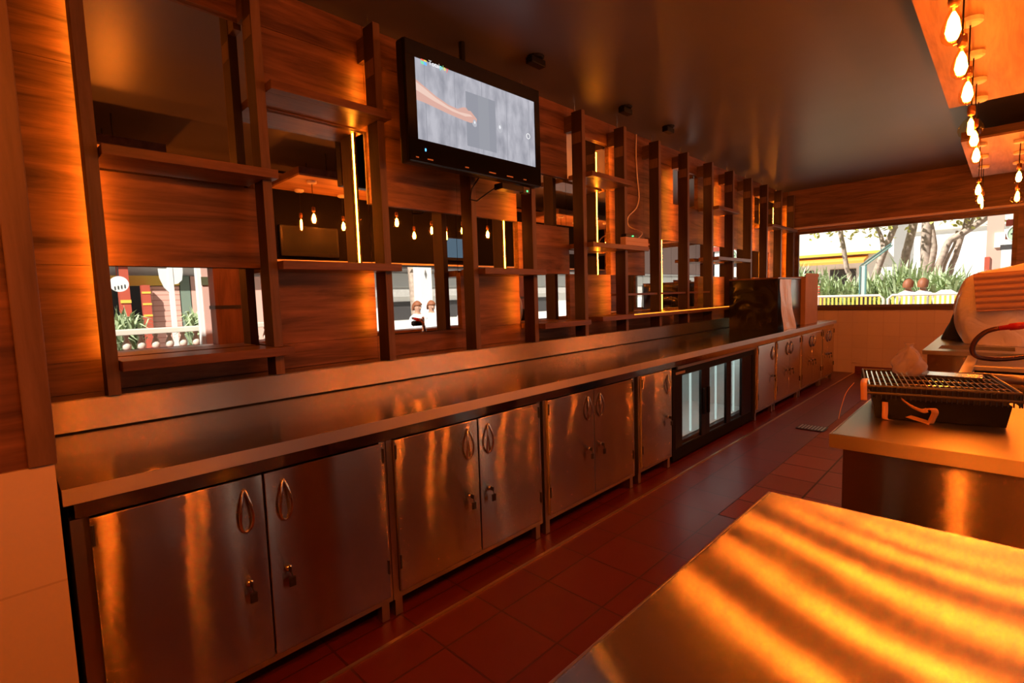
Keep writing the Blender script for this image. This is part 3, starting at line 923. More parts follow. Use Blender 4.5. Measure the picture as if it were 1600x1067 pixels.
def bulb_profile(kind):
    if kind == 'pear':
        return [(.013, .0), (.015, -.015), (.023, -.035), (.033, -.065), (.037, -.092), (.032, -.116), (.017, -.131), (.002, -.135)]
    if kind == 'globe':
        return [(.013, .0), (.016, -.012), (.036, -.030), (.056, -.060), (.060, -.080), (.052, -.108), (.030, -.130), (.003, -.138)]
    return [(.013, .0), (.015, -.012), (.017, -.03), (.018, -.10), (.016, -.14), (.008, -.152), (.002, -.155)]
def pendant(x, y, zb, kind, lab):
    """zb: height of the bulb's middle"""
    ln = {'pear': .13, 'globe': .138, 'tube': .155}[kind]
    zt = zb + ln / 2
    t = thing('pendant_lamp', (x, y, PZ0), lab, 'pendant lamp', 'filament pendant lamps')
    MB().lathe([(.050, -.001), (.050, -.022), (.040, -.028), (.006, -.030)], (x, y, PZ0), 16).build('ceiling_rose', 'porcelain', t, False)
    MB().tube([(x, y, PZ0 - .030), (x, y, zt + .055)], .0035, 6).build('cord', 'black', t)
    MB().lathe([(.004, .056), (.017, .05), (.019, .02), (.017, .0)], (x, y, zt), 12).build('socket', plain('socket_brass', (.25, .12, .05), .4, .7) if 'sockm' not in M else M['sockm'], t, True)
    g = MB().lathe(bulb_profile(kind), (x, y, zt - .001), 16).build('glass_bulb', 'glass_amber', t, True)
    core = {'pear': [(.005, -.02), (.016, -.045), (.023, -.088), (.014, -.116), (.002, -.120)],
            'globe': [(.004, -.02), (.013, -.04), (.015, -.09), (.012, -.11), (.002, -.115)],
            'tube': [(.005, -.02), (.010, -.04), (.010, -.12), (.006, -.14), (.002, -.142)]}[kind]
    MB().lathe(core, (x, y, zt), 8).build('filament', 'filament', g, True)
M['sockm'] = plain('socket_brass', (.25, .12, .05), .4, .7)
near = [(2.53, .180, .940, 'pear'), (3.055, .185, .966, 'pear'), (3.58, .188, .983, 'pear'), (4.105, .195, .915, 'globe'), (4.63, .200, .960, 'pear'), (5.10, .205, .935, 'pear')]
for k, (x, y, z, kd) in enumerate(near):
    lab = {'pear': 'pear-shaped', 'globe': 'round globe', 'tube': 'tube-shaped'}[kd] + ' filament lamp, %s from the camera in the middle canopy\'s left row' % ORD[k]
    pendant(x, y, H(z), kd, lab)
for k, (x, z, kd) in enumerate([(2.60, .935, 'tube'), (3.13, .96, 'pear'), (3.65, .94, 'pear'), (4.18, .915, 'pear'), (4.75, .945, 'tube'), (5.1, .93, 'pear')]):
    pendant(x, -.31, H(z), kd, {'pear': 'pear-shaped', 'tube': 'tube-shaped'}[kd] + ' glowing filament lamp, %s in the street-side row under the middle canopy' % ORD[k])
for k, (x, y, z, kd) in enumerate([(6.75, .245, .905, 'pear'), (7.4, .25, .895, 'pear'), (8.05, .255, .92, 'tube')]):
    pendant(x, y, H(z), kd, {'pear': 'pear-shaped', 'tube': 'tube-shaped'}[kd] + ' glowing filament lamp, %s in the left row under the far canopy' % ORD[k])
for k, (x, z, kd) in enumerate([(6.9, 1.0, 'pear'), (7.5, .885, 'globe'), (8.1, .95, 'pear')]):
    pendant(x, -.03, H(z), kd, {'pear': 'pear-shaped', 'globe': 'round globe'}[kd] + ' glowing filament lamp, %s in the middle row under the far canopy' % ORD[k])

for r_, yy in (('left', .19), ('street-side', -.31)):
    for k in range(6):
        pendant(-1.5 + .48 * k, yy, H(.94), 'pear', 'glowing filament lamp, %s in the %s row of the canopy nearest the camera' % (ORD[k], r_))
# televisions on the street-side fascia, seen in the mirrors
for k, (x0, x1, zz0, zz1, mat, lab) in enumerate([(2.5, 3.25, .60, .98, 'black', 'dark switched-off television on the street-side fascia, seen mirrored behind the hanging bulbs'),
                                                (4.95, 5.65, .62, 1.0, None, 'small lit television with pale blue picture on the street-side fascia, seen mirrored')]):
    t = thing('wall_television', ((x0 + x1) / 2, -.72, H(zz0)), lab, 'television')
    MB().box(x0, x1, -.749, -.70, H(zz0), H(zz1), bev=.008).build('housing', 'black', t)
    MB().box(x0 + .03, x1 - .03, -.699, -.696, H(zz0 + .05), H(zz1 - .03)).build('screen', plain('dead_screen', (.006, .007, .008), .5, spec=.2) if k == 0 else emit('blue_picture', (.13, .20, .27), 1.0), t)

# ------------------------------------------------------------------ island worktables (right)
def table(x0, x1, y0, y1, lab, lip=.045, mat='steelI', side='steelX', inset=.03, base=True):
    zt = H(-.478)
    t = thing('steel_worktable', ((x0 + x1) / 2, (y0 + y1) / 2, 0), lab, 'worktable', 'steel worktables of the island')
    MB().box(x0, x1, y0, y1, zt - lip, zt, bev=.004).build('tabletop', mat, t)
    b = MB()
    b.box(x0 - .0042, x0 - .0003, y0, y1, zt - lip - .001, zt - .001, bev=.001)
    b.box(x0, x1, y1 + .0003, y1 + .0042, zt - lip - .001, zt - .001, bev=.001)
    b.build('rim', steel('steel_rim', (0, 0, 1), col=(0.60, 0.52, 0.46), rough=0.30, k=3.0, kw=0.02) if 'rim' not in M else M['rim'], t)
    if base:
        MB().box(x0 + inset, x1 - inset, y0 + inset, y1 - inset, .12, zt - lip - .001).build('side_panels', side, t)
        for lx in (x0 + inset, x1 - inset - .04):
            for ly in (y0 + inset, y1 - inset - .04):
                MB().box(lx, lx + .04, ly, ly + .04, 0.007, .119).build('leg', 'framesteel', t)
    return t
table(-.6, 1.257, -.50, .388, 'large brushed steel worktable in the right foreground, streaked with yellow light')
table(1.895, 3.02, -.50, .402, 'steel worktable behind the foreground one, with the black rack on top', mat='steelJ')

# unit with black hotplate further back
t = thing('cooking_unit', (4.05, -.1, 0), 'low steel cooking unit with black hob behind the rack', 'cooking unit')
b = MB()
b.box(3.60, 4.52, .125, .178, H(-.51), H(-.478), bev=.003)
b.box(3.60, 3.66, -.50, .125, H(-.51), H(-.478), bev=.003)
b.box(4.46, 4.52, -.50, .125, H(-.51), H(-.478), bev=.003)
b.box(3.93, 3.98, -.50, .125, H(-.50), H(-.475), bev=.003)
b.build('top_frame', 'framesteel', t)
MB().box(3.98, 4.46, -.49, .124, H(-.52), H(-.485)).build('hob', 'cooktop', t)
b = MB().box(3.66, 3.93, -.49, .124, H(-.60), H(-.585)); b.build('drip_tray', 'chrome', t)
MB().box(3.62, 4.50, -.49, .16, .1, H(-.62)).build('body', 'steelX', t)
MB().tube([(3.50, .19, H(-.485)), (3.50, -.5, H(-.485))], .022, 10).build('front_bar', 'framesteel', t, True)
b = MB()
for ky in (-.02, -.2, -.38):
    b.tube([(3.615, ky, H(-.56)), (3.58, ky, H(-.56))], .018, 10)
b.build('control_knobs', 'darkmetal', t)
for lx in (3.65, 4.44):
    for ly in (-.45, .10):
        MB().box(lx, lx + .04, ly, ly + .04, .007, .0995).build('leg', 'framesteel', t)

# far worktable with a sink cut-out
t = thing('sink_table', (5.6, 0, 0), 'far steel worktable with rectangular cut-out carrying the plastic-wrapped machine', 'worktable')
b = MB()
zt = H(-.478)
b.box(4.75, 4.90, -.5, .437, zt - .03, zt); b.box(5.20, 6.55, -.5, .437, zt - .03, zt)
b.box(4.90, 5.20, .36, .437, zt - .03, zt); b.box(4.90, 5.20, -.5, -.05, zt - .03, zt)
b.build('tabletop', steel('steel_far_top', (1, 0, 0), (.62, .6, .57), rough=.28, k=.4, kw=.04), t)
b = MB()
b.box(4.90, 5.20, -.05, .36, zt - .25, zt - .24); b.box(4.895, 4.90, -.05, .36, zt - .24, zt - .031); b.box(5.20, 5.205, -.05, .36, zt - .24, zt - .031)
b.box(4.90, 5.20, .36, .365, zt - .24, zt - .031); b.box(4.90, 5.20, -.055, -.05, zt - .24, zt - .031)
b.build('basin', 'steelT', t)
MB().box(4.78, 4.80, -.47, .41, .1, zt - .031).build('front_panel', 'steelX', t)
MB().box(4.81, 6.52, .39, .41, .1, zt - .031).build('side_panel', 'steelY', t)
for lx in (4.78, 6.48):
    for ly in (-.46, .36):
        MB().box(lx, lx + .03, ly, ly + .03, .007, .0995).build('leg', 'framesteel', t)
# slanted lid panel hinged open beside the basin

# plastic-covered machine
t = thing('covered_machine', (5.35, -.1, H(-.478)), 'bulky machine wrapped in milky plastic sheet on the far steel table', 'covered machine')
def drape(u, v):
    a = 6.28319 * u
    z = v
    # rounded box outline, swelling then tapering towards the top
    cx, cy, ax, ay = 5.52, -.12, .30, .42
    n = 3.2
    c, s = math.cos(a), math.sin(a)
    rr = (abs(c) ** n + abs(s) ** n) ** (-1 / n)
    sw = .80 + .22 * math.sin(math.pi * (z * .92 + .08)) - .05 * (z > .97)
    wr = 1 + .020 * math.sin(11 * a + 5 * z) + .014 * math.sin(23 * a - 9 * z)
    if z > .86:
        sw *= math.sqrt(max(0, 1 - ((z - .86) / .14) ** 2)) * .55 + .45
    hh = .63 + .05 * s * -1
    return (cx + ax * c * rr * sw * wr, cy + ay * s * rr * sw * wr, H(-.476) + hh * z)
b = MB().grid(drape, 56, 26)
cap = [drape(k / 24, 1.0) for k in range(24)]
b.bm.faces.new([b.bm.verts.new(p) for p in cap])
b.build('plastic_wrap', film('milky_wrap', (.78, .70, .62), .97, .3), t, True)
MB().box(5.34, 5.74, -.36, .10, H(-.474), H(.02), bev=.02).build('machine_body', 'framesteel', t)
# corrugated sheet leaning on its front
def corr(u, v):
    return (5.155 + .035 * v + .006 * math.sin(v * 40), .165 - .62 * u - .03 * v * 0 + .03 * v, H(-.215) + .285 * v + .03 * u)
b = MB().grid(corr, 6, 72)
o = b.build('corrugated_sheet', 'corr', loc=(5.17, -.1, H(-.215)))
sm = o.modifiers.new('thickness', 'SOLIDIFY'); sm.thickness = .006
o.parent = None
tag(o, 'brown corrugated cardboard sheet leaning on the plastic-wrapped machine', 'cardboard sheet')
# black covered object behind it
t = thing('black_covered_object', (5.75, .34, H(-.478)), 'small object under a black cover left of the plastic-wrapped machine', 'covered object')
def blk(u, v):
    a = 6.28319 * u
    r = .13 * (1.05 - .45 * v ** 1.3) * (1 + .05 * math.sin(5 * a + 6 * v))
    if v > .9: r *= math.sqrt(max(0, 1 - ((v - .9) / .101) ** 2)) * .9 + .1
    return (5.80 + .9 * r * math.cos(a), .26 + r * math.sin(a) * 1.05 - .04 * v, H(-.477) + .30 * v)
b = MB().grid(blk, 28, 14)
b.bm.faces.new([b.bm.verts.new(blk(k / 20, 1.0)) for k in range(20)])
b.build('cover', 'blackcloth', t, True)
MB().box(5.74, 5.86, .20, .32, H(-.476), H(-.25), bev=.01).build('body', 'black', t)

# tap hose with red grip
t = thing('spray_hose', (3.95, 0.0, H(-.478)), 'dark copper coloured hose looping over the black hob, with a red grip', 'hose')
hp = [(4.22, -.20, H(-.40)), (4.15, -.10, H(-.43)), (4.08, .0, H(-.445)), (4.02, .08, H(-.44)), (3.98, .125, H(-.42)), (3.96, .138, H(-.38)), (3.96, .125, H(-.33)), (3.96, .09, H(-.285)), (3.96, .055, H(-.265)), (3.96, .03, H(-.258))]
MB().tube(smooth_pts(hp), .013, 8).build('hose', 'copper', t, True)
MB().tube([(3.96, .03, H(-.258)), (3.96, -.01, H(-.25)), (3.96, -.012, H(-.25)), (3.96, -.05, H(-.243)), (3.96, -.09, H(-.236))], [.013, .015, .020, .021, .018], 10).build('grip', 'redplastic', t, True)
MB().tube([(3.96, -.09, H(-.236)), (3.96, -.13, H(-.23))], .016, 10).build('nozzle', 'chrome', t, True)
b = MB(); b.lathe([(.03, 0), (.03, .02), (.02, .04), (.02, .24), (.012, .26)], (4.22, -.25, H(-.4845)), 12)
b.tube([(4.22, -.25, H(-.30)), (4.15, -.18, H(-.26)), (3.98, -.135, H(-.235))], .016, 8)
b.build('tap_body', 'chrome', t, True)
MB().box(3.98, 4.12, -.21, -.10, H(-.34), H(-.27), bev=.025).build('black_valve', 'black', t)

# black wire rack on the second table, strap and clear bag
ang = math.radians(11)
t = thing('wire_rack', (2.47, .2, H(-.478)), 'black wire grill rack over a dark pan lying on the second steel worktable', 'rack')
rc = Vector((2.415, .196, 0))
def rk(x, y, z):       # local rack coordinates: x along its depth, y along its width
    v = Matrix.Rotation(ang, 3, 'Z') @ Vector((x * .90, y * .84, 0))
    return (rc.x + v.x, rc.y + v.y, H(-.478) + z)
def slab(name, mat, xa, xb, ya, yb, za, zb, taper=0.0, open_top=False):
    b = MB()
    lo = [rk(xa + taper, ya + taper, za), rk(xb - taper, ya + taper, za), rk(xb - taper, yb - taper, za), rk(xa + taper, yb - taper, za)]
    hi = [rk(xa, ya, zb), rk(xb, ya, zb), rk(xb, yb, zb), rk(xa, yb, zb)]
    L = [b.bm.verts.new(p) for p in lo]; U = [b.bm.verts.new(p) for p in hi]
    b.bm.faces.new(L)
    for i in range(4):
        b.bm.faces.new((L[i], L[(i + 1) % 4], U[(i + 1) % 4], U[i]))
    if not open_top:
        b.bm.faces.new(U)
    return b.build(name, mat, t)
slab('pan', 'black', -.20, .20, -.225, .215, .0028, .077, .012)
slab('perforated_tray', 'darkmetal', -.235, .235, -.235, .235, .078, .118, .03, True)
b = MB()
for k in range(24):
    y = -.225 + .45 * k / 23
    b.tube([rk(-.235, y, .122), rk(.235, y, .122)], .003, 5)
for x in (-.12, 0, .12):
    b.tube([rk(x, -.235, .118), rk(x, .235, .118)], .0035, 5)
b.build('grid_wires', 'chrome', t)
b = MB()
for z, e in ((.124, .24), (.100, .243)):
    b.tube([rk(-e, -e, z), rk(e, -e, z), rk(e, e, z), rk(-e, e, z)], .0055, 6, closed=True)
b.build('rim', 'darkmetal', t)
b = MB()
for k in range(30):
    y = -.235 + .47 * k / 29
    b.tube([rk(-.243, y, .124), rk(-.243, y, .080)], .0022, 4)
for k in range(24):
    x = -.24 + .48 * k / 23
    b.tube([rk(x, -.243, .124), rk(x, -.243, .080)], .0022, 4); b.tube([rk(x, .243, .124), rk(x, .243, .080)], .0022, 4)
b.build('side_wires', 'darkmetal', t)
b = MB()
for x in (-.15, .15):
    for y in (-.15, .15):
        b.box(rk(x, y, 0)[0] - .012, rk(x, y, 0)[0] + .012, rk(x, y, 0)[1] - .012, rk(x, y, 0)[1] + .012, H(-.4775), H(-.475))
b.build('feet', 'black', t)
MB().box(rk(.1, -.02, 0)[0], rk(.1, -.02, 0)[0] + .1, rk(.1, -.02, 0)[1] - .14, rk(.1, -.02, 0)[1] + .05, H(-.478) + .127, H(-.478) + .131).build('flat_bar', 'chrome', t)

def ribbon(pts, wd, axis, mat, parent, name='strap'):
    b = MB()
    P = smooth_pts(pts, 6)
    a = Vector(axis) * wd / 2
    L = [b.bm.verts.new(p - a) for p in P]; Rr = [b.bm.verts.new(p + a) for p in P]
    for i in range(len(P) - 1):
        b.bm.faces.new((L[i], L[i + 1], Rr[i + 1], Rr[i]))
    o = b.build(name, mat, parent, True)
    s = o.modifiers.new('thickness', 'SOLIDIFY'); s.thickness = .0015
    return o
st = thing('packing_strap', (2.3, .22, H(-.478)), 'orange packing strap tied round the black rack, its bent end on the steel', 'strap')
ribbon([(2.27, .372, H(-.343)), (2.20, .365, H(-.342)), (2.155, .358, H(-.345)), (2.148, .356, H(-.37)), (2.150, .355, H(-.405))], .02, (.2, -.95, 0), 'strap', st)
ribbon([(2.195, .300, H(-.412)), (2.186, .298, H(-.44)), (2.190, .298, H(-.470)), (2.205, .285, H(-.4755))], .018, (.2, -.95, 0), 'strap', st)
ribbon([(2.20, .255, H(-.395)), (2.185, .225, H(-.415)), (2.172, .195, H(-.425)), (2.166, .180, H(-.420))], .016, (0, .45, .85), 'strap', st)
ribbon([(2.167, .182, H(-.421)), (2.160, .166, H(-.412)), (2.165, .160, H(-.425)), (2.195, .168, H(-.452)), (2.215, .175, H(-.4745))], .020, (.1, -.95, 0.1), 'strap', st)
ribbon([(2.212, .176, H(-.4735)), (2.225, .215, H(-.466)), (2.245, .265, H(-.458))], .014, (.5, -.2, 0.8), 'strap', st)
ribbon([(2.25, .405, H(-.36)), (2.19, .418, H(-.39)), (2.15, .425, H(-.44)), (2.14, .43, H(-.48))], .016, (.9, .1, 0), 'strap', st)
bt = thing('plastic_bag', (2.5, .27, H(-.35)), 'crumpled clear plastic bag with a twisted top on the black rack', 'bag')
def bagf(u, v):
    a = 6.28319 * u
    prof = [(0, .050), (.12, .066), (.35, .066), (.6, .050), (.78, .030), (.88, .013), (.95, .016), (1.0, .022)]
    for (v0, r0), (v1, r1) in zip(prof, prof[1:]):
        if v <= v1 + 1e-9:
            r = r0 + (r1 - r0) * (v - v0) / (v1 - v0); break
    r *= 1 + .14 * math.sin(3 * a + 5 * v) + .09 * math.sin(7 * a - 11 * v)
    return (2.51 + r * .8 * math.cos(a), .268 + r * .8 * math.sin(a) + .004 * v, H(-.353) + .125 * v)
b = MB().grid(bagf, 30, 18)
b.build('bag', 'bag', bt, True)
MB().lathe([(.02, 0), (.032, .012), (.028, .03), (.012, .04)], (2.52, .255, H(-.350)), 10).build('contents', 'card', bt, True)

# floor drain
t = thing('floor_drain', (5.48, 1.32, 0), 'small slotted metal drain grate in the red tiled floor', 'drain')
b = MB()
b.box(5.38, 5.58, 1.20, 1.44, 0.0065, .008); b.build('frame', 'darkmetal', t)
b = MB()
for k in range(8):
    b.box(5.40, 5.56, 1.215 + .028 * k, 1.23 + .028 * k, .0082, .0105)
b.build('grate_bars', 'framesteel', t)

# ------------------------------------------------------------------ the street outside
b = MB().box(-15, 60, -45, -1.12, -.25, -.02); b.box(XE + .21, 60, -1.12, 30, -.25, -.02)
gr = struct(b.build('ground', 'pave'))

def blade_plant(name, c, h, n, lab, spread=.5, wid=.035, group=None, mat='leaf', droop=.25):
    b = MB()
    for k in range(n):
        a = random.uniform(0, 6.283); e = random.uniform(.15, 1.0)
        L = h * random.uniform(.65, 1.1)
        ox, oy = random.uniform(-.25, .25) * spread, random.uniform(-.25, .25) * spread
        p0 = Vector((c[0] + ox, c[1] + oy, c[2] + random.uniform(0, .35) * h))
        d = Vector((math.cos(a), math.sin(a), 0))
        s = Vector((-d.y, d.x, 0)) * wid
        p1 = p0 + d * spread * e * .45 + Vector((0, 0, L * .6))
        p2 = p1 + d * spread * e * .45 + Vector((0, 0, L * .25 - droop * e * L))
        v = [b.bm.verts.new(q) for q in (p0 - s * .5, p0 + s * .5, p1 + s, p1 - s)]
        b.bm.faces.new(v)
        tp = b.bm.verts.new(p2)
        b.bm.faces.new((v[3], v[2], tp))
    o = b.build(name, mat, loc=c)
    tag(o, lab, 'plant', group)
    return o

# hedge of strappy plants behind the fence, outside the end window
hx = [(4.4, 2.02), (3.75, 1.85), (3.1, 1.62), (2.45, 1.75), (1.9, 1.98), (1.3, 1.75), (.75, 1.65)]
for k, (y, top) in enumerate(hx):
    blade_plant('strappy_shrub', ((16.2 if k < 5 else 15.1) + .15 * (k % 2), y * (1 if k < 5 else .95), -.02), top * .98, 260, 'green strap-leaved shrub behind the yellow fence, %s from the left in the end window' % ORD[k], 1.0, .03, 'shrubs behind the yellow fence')

# yellow crowd fence panels
def fence(y0, y1, lab):
    X0 = 13.0
    t = thing('crowd_fence', (X0, (y0 + y1) / 2, -.02), lab, 'fence panel', 'yellow fence panels outside the end window')
    b = MB()
    b.tube([(X0, y0, .35), (X0, y0, 1.10), (X0, y0 + .07, 1.17), (X0, y1 - .07, 1.17), (X0, y1, 1.10), (X0, y1, .35)], .026, 8)
    b.tube([(X0, y0, .35), (X0, y1, .35)], .02, 8)
    b.build('frame', 'cream', t, True)
    n = int((y1 - y0) / .075)
    for k in range(1, n):
        y = y0 + (y1 - y0) * k / n
        MB().box(X0 - .012, X0 + .012, y - .018, y + .018, .36, 1.14).build('bar', 'yellow', t)
    MB().box(X0 - .02, X0 + .02, y0 - .02, y0 + .02, -.018, .36).build('foot', 'yellow', t)
    MB().box(X0 - .02, X0 + .02, y1 - .02, y1 + .02, -.018, .36).build('foot', 'yellow', t)
fence(3.32, 4.9, 'yellow barred fence panel at the left edge of the end window')
fence(1.86, 3.24, 'yellow barred fence panel in the middle of the end window')
fence(.35, 1.78, 'yellow barred fence panel below the two seated people')

# tree trunks and crowns
def tree(x, pts, r0, r1, lab, branches=(), crown=None, mat='leafy'):
    y0, z0 = pts[0]
    t = thing('street_tree', (x, y0, -.02), lab, 'tree', 'street trees')
    full = [(x, pts[0][0] + (pts[0][0] - pts[-1][0]) * .15, -.02)] + [(x, y, z) for y, z in pts]
    P = smooth_pts(full, 4)
    n = len(P)
    b = MB().tube(P, [r0 + (r1 - r0) * i / (n - 1) for i in range(n)], 8)
    for bp in branches:
        Q = smooth_pts([(x, y, z) for y, z in bp], 4)
        b.tube(Q, [r1 * (1 - .5 * i / (len(Q) - 1)) for i in range(len(Q))], 7)
    b.build('trunk', 'bark', t, True)
    if crown:
        cy, cz, cr, n = crown
        b = MB()
        for k in range(n):
            d = Vector((random.gauss(0, 1), random.gauss(0, 1), random.gauss(0, .8))) * cr * .5
            p = Vector((x, cy, cz)) + d
            q = Vector((random.uniform(-1, 1), random.uniform(-1, 1), random.uniform(-1, 1))).normalized() * .09
            s = q.cross(Vector((random.uniform(-1, 1), random.uniform(-1, 1), 1))).normalized() * .045
            b.bm.faces.new([b.bm.verts.new(v) for v in (p - q, p + s, p + q, p - s)])
        b.build('foliage', mat, t)
L_ = lambda s: s
tree(18.0, [(4.89, 2.0), (4.91, 3.1), (4.95, 4.6)], .10, .08, 'pale trunk at the very left of the end window', crown=(4.7, 4.2, 1.0, 500))
tree(18.2, [(3.45, 1.6), (3.53, 1.9), (3.64, 2.6), (3.72, 3.1), (3.8, 4.4)], .07, .06, 'thin straight trunk left of the tilted glass post', crown=(3.7, 3.6, .9, 700))
tree(18.0, [(2.83, 1.3), (2.75, 1.8), (2.55, 2.5), (2.38, 3.0), (2.2, 3.8)], .11, .07, 'leaning trunk right behind the tilted glass post', branches=([(2.6, 2.3), (2.68, 2.8), (2.9, 3.3)],), crown=(2.8, 3.7, .9, 800))
tree(18.6, [(2.18, 2.0), (2.12, 2.5), (2.02, 3.1), (1.95, 4.2)], .11, .10, 'thick bent trunk in the middle of the end window', crown=(2.0, 4.3, .9, 500))
tree(18.0, [(1.64, 1.6), (1.66, 2.3), (1.64, 3.1), (1.62, 4.4)], .12, .13, 'thickest pale trunk in the middle of the end window', branches=([(1.62, 1.7), (1.55, 2.0), (1.5, 2.4), (1.58, 3.0)],), crown=(1.5, 4.5, .9, 600))
tree(18.0, [(1.43, 1.6), (1.30, 2.1), (1.18, 2.5), (.95, 2.66), (.70, 2.85), (.41, 3.12), (.2, 3.6)], .09, .075, 'trunk curving to the right in the end window', crown=(.6, 3.9, .8, 500))
tree(18.3, [(1.16, 1.6), (1.06, 2.1), (.96, 2.6), (.85, 3.1), (.8, 4.0)], .07, .06, 'slender reddish trunk crossing the curved trunk', branches=([(.95, 2.7), (.80, 2.9), (.7, 3.2)],), crown=(.9, 3.7, .9, 700))
tree(18.5, [(1.32, 1.6), (1.22, 2.1), (1.1, 2.45), (1.06, 2.8)], .04, .03, 'thinnest trunk between the curved and the reddish trunk')

# tilted glass post
t = thing('glass_light_post', (14, 2.4, -.02), 'dark framed post with a tilted pale glass panel behind the yellow fence', 'post')
b = MB(); b.box(13.9, 14.1, 2.22, 2.48, -.018, 1.15); b.build('base', 'darkmetal', t)
b = MB(); b.box(13.97, 14.03, 2.44, 2.47, 1.151, 1.83); b.box(13.97, 14.03, 2.33, 2.36, 1.151, 1.86)
b.prism([(2.47, 1.83), (2.44, 1.87), (1.88, 2.32), (1.90, 2.28)], 'X', 13.97, 14.03)
b.prism([(2.36, 1.83), (2.34, 1.86), (1.86, 2.27), (1.88, 2.23)], 'X', 13.97, 14.03)
b.build('frame', 'teal', t)
MB().box(13.985, 14.015, 2.361, 2.439, 1.16, 1.84).build('glass_panel', plain('pale_glass', (.5, .6, .6), .1), t)
MB().prism([(2.435, 1.845), (2.36, 1.855), (1.885, 2.255), (1.9, 2.285)], 'X', 13.985, 14.015).build('tilted_panel', plain('pale_glass2', (.4, .52, .47), .1), t)

# market stall at the left of the window
t = thing('market_stall', (15, 3.8, -.02), 'small white market stall with a pink striped counter at the left of the end window', 'stall')
MB().box(14.7, 15.3, 3.75, 4.3, -.018, 1.42).build('body', 'pinkpaint', t)
MB().box(14.66, 14.695, 3.70, 3.85, -.018, 1.60).build('corner_post', plain('pale_green', (.45, .6, .5), .5), t)
b = MB()
for k in range(4):
    b.box(14.66, 14.72, 3.42, 3.70, 1.16 + .07 * k, 1.20 + .07 * k)
b.build('slats', 'redpaint', t)
MB().box(14.68, 15.3, 3.44, 3.70, -.018, 1.15).build('side_box', 'pinkpaint', t)
MB().box(14.66, 14.698, 3.90, 4.2, 1.2, 1.40).build('sign_board', 'whitebright', t)

# building with an orange eave behind the trees
t = thing('long_building', (24, 4, -.02), 'pale building with a long orange eave far behind the hedge', 'building')
MB().box(24.3, 30, 3.2, 9.5, -.018, 5.5).build('wall', 'whitebright', t)
b = MB(); b.prism([(23.4, 2.28), (24.3, 2.5), (24.3, 2.62), (23.4, 2.38)], 'Y', 4.0, 9.2); b.build('eave', 'orangepaint', t)
MB().box(23.9, 24.29, 3.4, 9.3, 2.64, 2.74).build('gutter', 'yellow', t)
b = MB()
for k in range(3):
    b.box(24.27, 24.299, 4.4 + 1.5 * k, 5.3 + 1.5 * k, .9, 2.1)
b.build('window', 'shopdark', t)

t = thing('white_backdrop', (44, 0, 0), 'added white sunlit backdrop facade closing the view behind the trees of the end window', 'building')
MB().box(40, 48, -11, 30, -.018, 10).build('wall', 'whitebright', t)  # added so the gaps between the trunks read white instead of grey sky
b = MB()
for z in (4.6, 8.0):
    b.box(39.8, 39.999, -11, 30, z, z + .5)
b.build('ledges', 'cream', t)
# red column with signs at the right
t = thing('red_pillar', (16.2, .25, -.02), 'pinkish red pillar at the right of the end window', 'pillar')
MB().box(16.0, 16.4, .12, .40, -.018, 4.2).build('shaft', 'pinkpaint', t)
MB().box(15.96, 16.0, .33, .42, -.018, 1.95).build('red_strip', 'redpaint', t)
MB().box(15.95, 15.999, .12, .27, 2.15, 2.48).build('white_notice', 'whitebright', t)
t = thing('shop_sign', (15, 0.0, -.02), 'round green and white sign over a white board beside the red pillar', 'sign')
MB().box(14.98, 15.1, -.30, .14, 1.5, 2.04).build('white_board', 'whitebright', t)
b = MB(); b.tube([(14.93, -.12, 2.36), (14.98, -.12, 2.36)], .20, 28); b.build('disc', plain('green_sign', (.45, .6, .42), .5), t)
b = MB(); b.tube([(14.925, -.12 + .185 * math.cos(a), 2.36 + .185 * math.sin(a)) for a in [6.283 * k / 32 for k in range(32)]], .012, 6, closed=True); b.build('ring', 'whitebright', t)
b = MB()
for k in range(6):
    a = 1.047 * k
    b.box(14.922, 14.93, -.14 + .11 * math.cos(a), -.10 + .11 * math.cos(a), 2.345 + .11 * math.sin(a), 2.375 + .11 * math.sin(a))
b.build('emblem', 'shopdark', t)
MB().box(15.0, 15.06, -.32, .16, 2.041, 2.15).build('shade_board', 'shopdark', t)
MB().box(15.05, 15.1, -.3, -.22, -.018, 1.5).build('stand', 'darkmetal', t)
t = thing('red_beam_frame', (16.6, -.2, -.02), 'red timber frame crossing at the top right corner of the end window', 'timber frame')
MB().box(16.55, 16.75, -1.5, .10, 2.66, 2.80).build('upper_beam', 'redpaint', t)
MB().box(16.55, 16.75, -1.5, .10, 2.36, 2.48).build('lower_beam', 'redpaint', t)
MB().box(16.55, 16.75, -.9, -.7, -.018, 4.0).build('post', 'redpaint', t)

